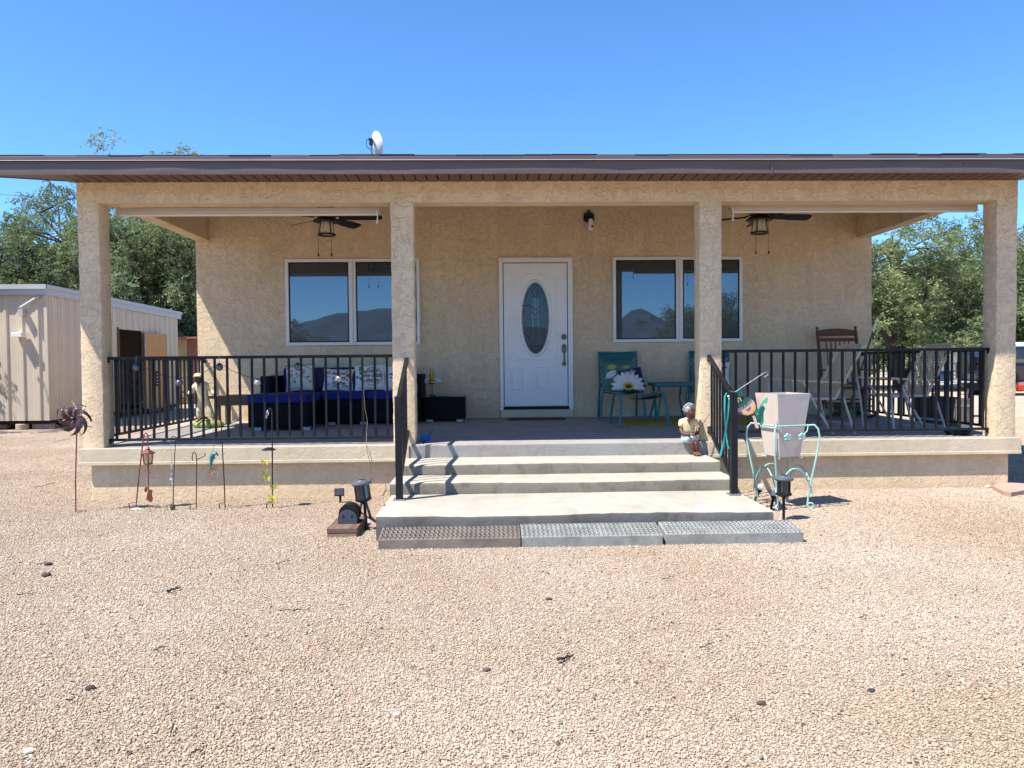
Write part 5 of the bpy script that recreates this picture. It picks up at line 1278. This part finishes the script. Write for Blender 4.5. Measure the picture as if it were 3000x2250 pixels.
q3 = rz3(R_(22)) @ rx3(R_(10)); hr = MB().ell(g(.012, -.03, .305)+q3 @ V((0, .012, .016)), (.058, .058, .064), 18, 10, q3); rr_ = random.Random(2)
for k in range(60):
    a, e = rr_.uniform(0, 6.28), rr_.uniform(-.1, 1.5); v = V((math.cos(a)*math.cos(e)*.058, math.sin(a)*math.cos(e)*.058, math.sin(e)*.066))
    if v.y < -.02 and v.z < .042: continue
    hr.ell(g(.012, -.03, .305)+q3 @ (v+V((0, .012, .016))), .012, 6, 5)
hr.build('hair', m_ghair, t, True)
MB().prism([g(-.03, -.062, .235), g(.0, -.075, .165), g(.045, -.062, .235), g(.01, -.05, .24)], (0, -.004, 0)).build('open_collar', m_skin, t)
MB().obox(g(.055, -.13, .095), (.03, .03, .035), ry3(R_(25))).build('reel', m_black, t, bevel=.004)
MB().tube([g(.02, -.135, .06), g(.055, -.13, .10), g(.165, -.10, .235), g(.20, -.09, .285)], [.006, .005, .003, .002], 6).build('fishing_rod', m_hook, t)
settle(t)

# ================================================================== planter, stand, leprechaun
m_pink = NT('pink_glaze'); nn = m_pink.noise(4.5, 3, .6, .6); gcol = m_pink.ramp(nn, [(.30, (.36, .48, .38)), (.42, (.56, .50, .44)), (.56, (.60, .49, .43)), (.70, (.53, .36, .36))])
m_pink.l(gcol, m_pink.p.inputs['Base Color']); m_pink.p.inputs['Roughness'].default_value = .5; m_pink = m_pink.m
m_mint = pm('mint_green_wire', (.30, .52, .45), .45, 0, .12, 15, .2, 60)
PC = V((2.70, 7.02, 0)); pr_ = R_(14)
def pq(x, y, z): return PC+rz3(pr_) @ V((x, y, 0))+V((0, 0, z))
t = thing('planter', 'tall square pink glazed planter tapering downward', 'planter')
def taper(w0, z0, w1, z1): return [pq(sx*w, sy*w, z) for w, z in ((w0, z0), (w1, z1)) for sx, sy in ((-1, -1), (1, -1), (1, 1), (-1, 1))]
q = MB(); q.add(taper(.112, .475, .175, 1.055), [(0, 1, 5, 4), (1, 2, 6, 5), (2, 3, 7, 6), (3, 0, 4, 7), (0, 3, 2, 1)])
q.add(taper(.125, .60, .160, 1.056), [(0, 4, 5, 1), (1, 5, 6, 2), (2, 6, 7, 3), (3, 7, 4, 0), (0, 1, 2, 3)])
v1 = taper(.1, .5, .175, 1.055)[4:]+taper(.1, .5, .160, 1.056)[4:]; q.add(v1, [(i, (i+1) % 4, 4+(i+1) % 4, 4+i) for i in range(4)])
q.build('pot', m_pink, t, bevel=.006)
q = MB(); q.add(taper(.10, .60, .151, .90), [(4, 5, 6, 7)]); q.build('soil', pm('dry_soil', (.09, .06, .04), .95), t); settle(t)
t = thing('plant_stand', 'mint green wrought wire plant stand holding the pink planter', 'plant stand')
zr = .765; w = .165
MB().tube([pq(-w, -w, zr), pq(w, -w, zr), pq(w, w, zr), pq(-w, w, zr)], .0085, 8, True).build('ring', m_mint, t)
MB().tube([pq(-.125, -.125, .468), pq(.125, .125, .468)], .007, 6).tube([pq(-.125, .125, .4655), pq(.125, -.125, .4655)], .007, 6).build('support_cross', m_mint, t)
for sx in (-1, 1):
    for sy in (-1, 1):
        k = .707
        o_ = lambda r, z: pq(sx*(w+r*k), sy*(w+r*k*.8), z)
        pts = [pq(sx*w, sy*w, zr), o_(.05, zr+.005), o_(.085, zr-.03), o_(.10, zr-.10), o_(.075, .5), o_(.03, .30), o_(-.005, .12), o_(-.015, .03)]
        lg = MB().tube(pts, .0085, 8)
        cu_ = [o_(-.015, .03)]+[o_(.017+.028*math.cos(R_(a)), .030+.026*math.sin(R_(a))) for a in range(200, 560, 30)]
        lg.tube(cu_, .0075, 6); lg.build('leg', m_mint, t, True)
for a, b in (((-1, -1), (1, -1)), ((1, -1), (1, 1)), ((1, 1), (-1, 1)), ((-1, 1), (-1, -1))):
    pts = []
    for i in range(11):
        u = i/10; x = (a[0]+(b[0]-a[0])*u)*(w+.02); y = (a[1]+(b[1]-a[1])*u)*(w+.02); pts.append(pq(x, y, .14+.24*math.sin(math.pi*u)**.7))
    MB().tube(pts, .007, 6).build('arch_brace', m_mint, t, True)
for sx in (-1, 1):
    MB().tube([pq(sx*.15, -w-.008, zr), pq(sx*.135, -w-.014, zr-.05), pq(sx*.09, -w-.016, zr-.085)], .005, 6).build('vine', m_mint, t, True)
    lf_ = MB()
    for dx, dz in ((0, 0), (.022, .01), (-.02, .008), (.012, -.02), (-.012, -.018), (0, .022), (.02, -.012)): lf_.ell(pq(sx*.075+dx, -w-.018, zr-.10+dz), (.016, .008, .014), 8, 6)
    lf_.build('leaf_cluster', m_mint, t, True)
settle(t)
zl = Z(1980, 1120, .26522)
t = thing('leprechaun_sign', 'flat painted leprechaun cutout tilted against the pink planter', 'decoration')
YL = 6.79
def cut(name, pts, mat, lift=0, th=.006): return MB().prism([pt(zl, YL-lift, *q) for q in pts], (0, th, 0)).build(name, mat, t)
l_g, l_dg, l_pk, l_or, l_lg, l_bk, l_gd = [pm('sign_'+n_, c_, .5) for n_, c_ in (('green', (.02, .22, .11)), ('dark_green', (.008, .11, .08)), ('pink', (.66, .44, .37)), ('orange', (.66, .36, .12)), ('mint', (.12, .50, .28)), ('black', (.012, .012, .012)), ('gold', (.65, .52, .22)))]
cut('hat_crown', [(652, 112), (668, 92), (715, 84), (742, 120), (738, 170), (700, 215), (672, 205)], l_dg, .002)
cut('hat_band', [(684, 172), (735, 146), (762, 178), (712, 220), (694, 212)], l_bk, .008)
cut('buckle', [(675, 180), (712, 168), (728, 205), (690, 222)], l_gd, .0125, .004); cut('buckle_hole', [(688, 186), (706, 181), (715, 203), (697, 210)], l_bk, .015, .003)
cut('hat_brim', [(668, 288), (674, 245), (740, 200), (790, 166), (824, 162), (828, 182), (790, 225), (730, 268), (690, 288)], l_dg, .008)
cut('face', [(676, 308), (690, 285), (730, 262), (790, 220), (828, 182), (858, 205), (884, 255), (882, 300), (850, 340), (795, 364), (745, 356), (722, 332), (690, 328)], l_pk, .0)
cut('beard', [(712, 330), (760, 342), (815, 328), (852, 290), (862, 240), (872, 230), (886, 262), (882, 305), (850, 344), (795, 366), (745, 358)], l_or, .005)
for a, b in ((746, 270), (779, 243)): MB().ell(pt(zl, YL-.002, a, b), (.0045, .003, .0055), 10, 6).build('eye', l_bk, t)
MB().tube([pt(zl, YL-.004, *q) for q in ((772, 300), (792, 299), (812, 287), (825, 262))], [.0015, .003, .003, .0015], 6).build('smile', l_bk, t)
cut('jacket', [(868, 330), (905, 290), (955, 240), (985, 290), (968, 345), (972, 425), (940, 480), (915, 435), (888, 370)], l_g, .002)
cut('sleeve', [(880, 372), (912, 335), (945, 250), (975, 262), (988, 295), (950, 345), (918, 430), (895, 400)], l_dg, .008)
cut('scarf', [(905, 290), (945, 225), (1005, 160), (1018, 175), (1012, 228), (960, 242), (920, 300)], l_lg, .004)
cut('hand', [(845, 372), (868, 368), (888, 400), (905, 460), (918, 500), (905, 512), (892, 500), (888, 510), (878, 490), (862, 420)], l_pk, .0)
cut('leg', [(935, 440), (970, 425), (978, 470), (968, 485), (930, 482)], pm('sign_white', (.6, .58, .55), .5), .0)
for a, b in ((905, 352), (952, 262)): MB().ell(pt(zl, YL-.009, a, b), (.004, .003, .004), 8, 5).build('rivet', m_white, t)
settle(t)
t = thing('ribbon', 'long teal ribbon tied to the right handrail post', 'ribbon'); m_rib = pm('teal_ribbon', (.03, .32, .30), .5)
def ribbon(pts, Y, w):
    P_ = [pt(zl, Y-.004*i, *q) for i, q in enumerate(pts)]; m = MB()
    for i, p in enumerate(P_): m.v += [tuple(p+V((-w, .004*math.sin(i*1.3), 0))), tuple(p+V((w, -.004*math.sin(i*1.3), 0))), tuple(p+V((w, .002-.004*math.sin(i*1.3), 0))), tuple(p+V((-w, .002+.004*math.sin(i*1.3), 0)))]
    for i in range(len(P_)-1): b = i*4; m.f += [(b+k, b+(k+1) % 4, b+4+(k+1) % 4, b+4+k) for k in range(4)]
    return m.build('streamer', m_rib, t, True)
ribbon([(560, 115), (540, 160), (538, 300), (542, 420), (555, 540), (562, 650), (575, 710), (600, 742)], 6.74, .006)
ribbon([(590, 165), (580, 280), (568, 400), (552, 520), (540, 600), (515, 720), (488, 815)], 6.75, .008)
MB().tube(arc(pt(zl, 6.68, 588, 85), .022, 0, 350, 14), .005, 6).build('knot', m_black, t)
MB().ell(pt(zl, 6.66, 582, 155), (.012, .008, .008), 8, 6).ell(pt(zl, 6.66, 592, 180), (.008, .006, .012), 8, 6).build('clip', m_white, t, True); settle(t)
zk = Z(1980, 1020, .13562)
tag(MB().tube([pt(zk, 6.63, *q) for q in ((1180, 940), (1280, 945), (1340, 905), (1500, 800), (1700, 670), (1900, 540), (1960, 515), (1990, 530), (1985, 575), (1965, 595), (1910, 630))], .0035, 6).build('wire_hook', m_steel), 'bent grey wire hook sticking out from the right handrail post', 'wire hook')
def globe(px0, px1, label):
    t = thing('solar_globe', label, 'path light', 'clear globe stake lights')
    g0 = PZ(*px0, 0); c = PY(*px1, g0.y-.02); d = (c-g0).normalized()
    MB().tube([g0-d*.05, c-d*.055, c-d*.045, c-d*.03], [.010, .013, .024, .026], 10).build('stake', m_black, t, True)
    MB().ell(c, .032, 18, 12).build('globe', clear_glass('clear_globe', (.85, .88, .88), .55), t, True); MB().ell(c, .012, 10, 8).build('lamp', m_white, t, True); settle(t)
globe((2213, 1468), (2229, 1426), 'leaning clear globe stake light further from the right path light')
globe((2259, 1492), (2268, 1444), 'leaning clear globe stake light just left of the right path light')

# ================================================================== loose things on the ground
def stone(p, s, mat, seed, flat=.5):
    r = random.Random(seed); b = bmesh.new(); bmesh.ops.create_icosphere(b, subdivisions=2, radius=1)
    for v in b.verts: v.co = V((v.co.x*s*r.uniform(.85, 1.15), v.co.y*s*.8*r.uniform(.85, 1.15), v.co.z*s*flat*r.uniform(.85, 1.15)))
    me = bpy.data.meshes.new('stone'); b.to_mesh(me); b.free(); o = link('loose_stone', me, mat, None, False); o.location = V(p)+V((0, 0, s*flat*.75+.003)); return o
fl = PZ(2955, 1432, 0); m_flag = pm('pink_flagstone', (.42, .26, .20), .85, 0, .15, 6, .4, 25)
tag(MB().prism([PZ(*q, .05)+V((0, 0, 0)) for q in ((2908, 1422), (2928, 1412), (3010, 1416), (3060, 1428), (3010, 1434), (2962, 1442), (2940, 1438))], (0, 0, -.055)).build('flagstone', m_flag, bevel=.006), 'broken pinkish flagstone lying at the right corner of the foundation', 'flagstone')
for i, (px, py, s, c_, lb) in enumerate(((142, 1657, .026, (.05, .03, .025), 'dark brown stone, upper of the two at the far left of the gravel'), (136, 1690, .030, (.06, .03, .024), 'dark brown stone, lower of the two at the far left of the gravel'), (265, 2022, .022, (.05, .032, .026), 'dark stone in the lower left gravel'), (84, 2208, .018, (.7, .66, .6), 'white pebble in the bottom left corner'), (1163, 2098, .016, (.62, .52, .46), 'pale stone in the lower middle gravel'), (1608, 1760, .018, (.06, .035, .028), 'dark chip on the gravel below the middle grating'), (2230, 2066, .018, (.09, .05, .04), 'dark stone in the lower right gravel'), (2552, 2028, .016, (.04, .04, .05), 'blackish stone towards the right of the gravel'), (1425, 1968, .018, (.13, .06, .05), 'reddish stone clod in the middle of the gravel'), (2895, 1430, .030, (.66, .52, .38), 'tan stone against the foundation beside the flagstone'), (3000, 1444, .03, (.6, .5, .42), 'pale round stone in front of the flagstone'))):
    tag(stone(PZ(px, py, 0), s, pm('stone_%d' % i, c_, .9, 0, .2, 40, .3, 80), i), lb, 'stone', 'loose stones on the gravel')
m_twig = pm('dry_twig', (.03, .02, .018), .9, 0, .3, 60)
tw = [((108, 1656), (138, 1648), 'short twig at the far left above the brown stones'), ((50, 1745), (105, 1738), 'long forked twig beside the brown stones at left'), ((488, 1735), (530, 1722), 'stubby dark stick left of centre on the gravel'), ((288, 1571), (305, 1569), 'tiny stick left of the wood block'), ((450, 1905), (492, 1895), 'thin stick in the left middle gravel'), ((818, 1795), (905, 1786), 'long thin twig below the wood block'), ((808, 1655), (848, 1645), 'curved twig below the garden hooks'), ((560, 2205), (600, 2195), 'dark twig at the bottom left'), ((195, 2055), (222, 2047), 'twig near the lower left dark stone'), ((1632, 1936), (1680, 1922), 'brown stick right of centre on the gravel'), ((500, 2150), (508, 2125), 'upright looking grey twig at the bottom left'), ((1940, 1700), (1975, 1690), 'faint twig below the right grating'), ((2050, 1900), (2095, 1885), 'thin twig right of centre'), ((160, 1296), (208, 1284), 'long dark twig near the shed'), ((100, 1430), (165, 1416), 'brown twig left of the wind spinner'), ((2520, 1810), (2545, 1806), 'small twig on the right gravel')]
for i, (a, b, lb) in enumerate(tw):
    r = random.Random(i); A, B = PZ(*a, .016), PZ(*b, .016); k = 6
    pts = [A.lerp(B, j/k)+V((0, r.uniform(-.006, .006), r.uniform(0, .012))) for j in range(k+1)]
    rr_ = .008 if i in (2, 9) else .0032
    q = MB().tube(pts, [rr_*(1-.5*j/k) for j in range(k+1)], 5); m_ = pts[3]; q.tube([m_, m_+(B-A)*.25+V((0, .03, .01))], [rr_*.6, rr_*.2], 4)
    tag(q.build('twig', m_twig), lb, 'twig', 'dry twigs scattered on the gravel')
t = PZ(66, 1259, 0)
tag(MB().lathe([(.12, 0), (.13, .01), (.13, .12), (.12, .13), (.001, .13)], 16, t).build('paver_block', pm('tan_paver', (.42, .30, .22), .9), None, True), 'round tan paver lying in front of the shed corner', 'paver')
for i, (px, py, s, lb) in enumerate(((40, 1245, .22, 'grey boulder at the shed front, right of two'), (5, 1258, .20, 'grey boulder at the shed front, left of two'))):
    tag(stone(PZ(px, py, 0), s, pm('boulder_%d' % i, (.22, .19, .16), .9, 0, .3, 8, .4, 30), 40+i, .5), lb, 'boulder', 'boulders by the shed')

# ================================================================== beyond the right end of the porch
t = thing('kettle_grill', 'black kettle grill on thin legs beyond the right railing', 'grill')
b = PZ(2851, 1222, 0); X, Yg = b.x, b.y
MB().lathe([(.001, .62), (.12, .64), (.24, .74), (.28, .86), (.275, .87), (.001, .87)], 24, (X, Yg, 0)).build('bowl', m_black, t, True)
MB().lathe([(.285, .875), (.25, .98), (.14, 1.06), (.03, 1.085), (.001, 1.087)], 24, (X, Yg, 0)).build('lid', m_black, t, True)
for k in range(3): a = R_(90+120*k); MB().tube([(X+.13*math.cos(a), Yg+.13*math.sin(a), .66), (X+.3*math.cos(a), Yg+.3*math.sin(a), 0)], .012, 6).build('leg', m_black, t)
MB().tube(arc((X, Yg, 1.08), .05, 0, 180, 8), .01, 5).build('lid_handle', m_black, t); settle(t)
t = thing('folding_table', 'grey folding table with blue things beyond the right railing', 'table')
a, c_ = PY(2690, 1120, 17.5), PY(2876, 1118, 17.5); x0, x1 = a.x, c_.x
MB().box(x0, x1, 17.2, 17.9, .80, .84).build('top', m_tingrey, t, bevel=.01)
for x in (x0+.12, x1-.12):
    for y in (17.28, 17.82): MB().tube([(x, y, .80), (x, y, 0)], .018, 6).build('leg', m_tingrey, t)
settle(t)
tb = thing('storage_tub', 'dark blue plastic tub on the folding table', 'tub'); x = x0+.45
m_tub = pm('navy_plastic', (.02, .05, .10), .45)
MB().box(x-.3, x+.3, 17.35, 17.75, .841, 1.05).build('body', m_tub, tb, bevel=.02); MB().box(x-.32, x+.32, 17.33, 17.77, 1.05, 1.085).build('lid', m_tub, tb, bevel=.01); settle(tb)
tb = thing('trash_bin', 'black plastic bin beyond the right railing behind the folding chair', 'bin')
b = PY(2735, 1172, 13.2); MB().add([(b.x+sx*w, 13.2+sy*w, z) for w, z in ((.2, 0), (.25, .66)) for sx, sy in ((-1, -1), (1, -1), (1, 1), (-1, 1))], [(0, 1, 5, 4), (1, 2, 6, 5), (2, 3, 7, 6), (3, 0, 4, 7), (0, 3, 2, 1), (4, 5, 6, 7)]).build('body', m_black, tb, bevel=.02)
MB().box(b.x-.27, b.x+.27, 12.93, 13.47, .66, .70).build('lid', m_black, tb, bevel=.01); settle(tb)
tb = thing('half_barrel', 'grey wooden half barrel right of the black bin', 'barrel')
b = PY(2812, 1172, 13.6); mbw = wood('grey_stave', (.20, .17, .14), (.1, .08, .07), (20, 20, 2))
for k in range(14):
    a = R_(360/14*k); c2 = V((b.x, 13.6, 0)); MB().prism([c2+V((r*math.cos(a+da), r*math.sin(a+da), 0)) for r, da in ((.2, -.21), (.2, .21), (.18, .21), (.18, -.21))], (0, 0, .64)).build('stave', mbw, tb)
for z in (.12, .5): MB().lathe([(.206, z), (.206, z+.04)], 20, (b.x, 13.6, 0)).build('hoop', m_steel, tb)
MB().lathe([(.001, .56), (.178, .56)], 20, (b.x, 13.6, 0)).build('soil', pm('barrel_soil', (.08, .055, .04), .95), tb); settle(tb)
t = thing('travel_trailer', 'white travel trailer parked under the trees at far right', 'trailer')
Yt = 31.; x0 = PY(2780, 1060, Yt).x; L = 6.4
prof = [(x0, .75), (x0-.12, 1.3), (x0+.1, 1.72), (x0+1.6, 2.0), (x0+L, 2.02), (x0+L+.1, .8), (x0+L-.6, .62), (x0+.5, .62)]
MB().prism([(x, Yt, z) for x, z in prof], (0, 2.3, 0)).build('body', m_white, t, bevel=.06)
MB().box(x0+.2, x0+L, Yt-.012, Yt-.002, 1.1, 1.2).build('stripe', m_tingrey, t)
for a, w in ((1.3, .8), (3.0, 1.0), (5.2, .8)): o = MB().box(x0+a, x0+a+w, Yt-.02, Yt-.003, 1.3, 1.75).build('window', m_black, t); MB().box(x0+a+.05, x0+a+w-.05, Yt-.028, Yt-.021, 1.35, 1.70).build('pane', m_glass, o)
MB().box(x0+4.3, x0+4.95, Yt-.02, Yt-.003, .75, 1.9).build('door', m_vinyl, t)
m_tyre = pm('tyre_rubber', (.012, .012, .013), .85)
def wheel(t, c, r, w):
    o = MB().lathe([(r*.6, -w/2), (r*.93, -w/2), (r, -w*.3), (r, w*.3), (r*.93, w/2), (r*.6, w/2)], 24, c, rx3(R_(90))).build('wheel', m_tyre, t, True)
    MB().lathe([(.001, -w*.42), (r*.3, -w*.42), (r*.6, -w*.3), (r*.6, w*.3), (.001, w*.3)], 16, c, rx3(R_(90))).build('rim', m_steel, o, True)
for x in (x0+2.7, x0+3.5): wheel(t, (x, Yt+.1, .36), .36, .22)
MB().bar((x0-.1, Yt+1.15, .6), (x0-1.2, Yt+1.15, .5), .12).build('hitch', m_black, t); MB().tube([(x0-1.1, Yt+1.15, .5), (x0-1.1, Yt+1.15, 0)], .04, 8).build('jack', m_steel, t); settle(t)
t = thing('parked_suv', 'black boxy four wheel drive with rear spare wheel at the right edge', 'car')
Ys = 27.; x0 = PY(2884, 1060, Ys).x; sb = pm('black_car_paint', (.012, .014, .018), .25, 0, .15, 3, coat=.6)
MB().prism([(x0, Ys, .55), (x0, Ys, 1.12), (x0+3.0, Ys, 1.12), (x0+4.1, Ys, 1.02), (x0+4.15, Ys, .55)], (0, 1.75, 0)).build('body', sb, t, bevel=.06)
MB().prism([(x0+.03, Ys+.06, 1.12), (x0+.12, Ys+.12, 1.78), (x0+2.2, Ys+.12, 1.78), (x0+2.75, Ys+.06, 1.12)], (0, 1.6, 0)).build('cabin', sb, t, bevel=.05)
for a, b in ((.2, 1.0), (1.1, 1.75), (1.82, 2.35)): MB().box(x0+a, x0+b, Ys+.045, Ys+.075, 1.2, 1.66).build('window', m_glass, t)
for x in (x0+.75, x0+3.3): wheel(t, (x, Ys+.08, .4), .4, .26); wheel(t, (x, Ys+1.66, .4), .4, .26)
o = MB().lathe([(.2, -.12), (.37, -.12), (.39, -.06), (.39, .06), (.37, .12), (.2, .12)], 24, (x0-.14, Ys+.87, 1.08), ry3(R_(90))).build('spare_wheel', m_tyre, t, True)
MB().box(x0-.2, x0+.02, Ys+.05, Ys+1.7, .48, .62).build('rear_bumper', m_steel, t, bevel=.02); MB().box(x0+1.2, x0+2.9, Ys-.08, Ys+.02, .40, .48).build('running_board', m_steel, t, bevel=.01)
for x in (x0+.75, x0+3.3): MB().tube(arc((x, Ys-.02, .5), .5, 0, 180, 12), .05, 6).build('fender', m_black, t)
MB().box(x0-.012, x0, Ys+.08, Ys+.2, .85, 1.05).build('tail_light', pm('red_lens', (.35, .01, .01), .3), t); settle(t)
t = thing('gas_can', 'red plastic gas can standing in front of the black car', 'gas can')
b = PZ(2992, 1146, 0); rc = pm('red_plastic', (.55, .05, .02), .4)
MB().box(b.x-.17, b.x+.2, b.y-.12, b.y+.12, 0, .27).build('body', rc, t, bevel=.04, seg=3); MB().tube([(b.x-.1, b.y, .27), (b.x-.06, b.y, .36), (b.x+.1, b.y, .36), (b.x+.14, b.y, .27)], .022, 8).build('handle', rc, t, True)
MB().tube([(b.x-.13, b.y, .27), (b.x-.15, b.y, .33)], .03, 8).build('spout_cap', m_black, t); settle(t)
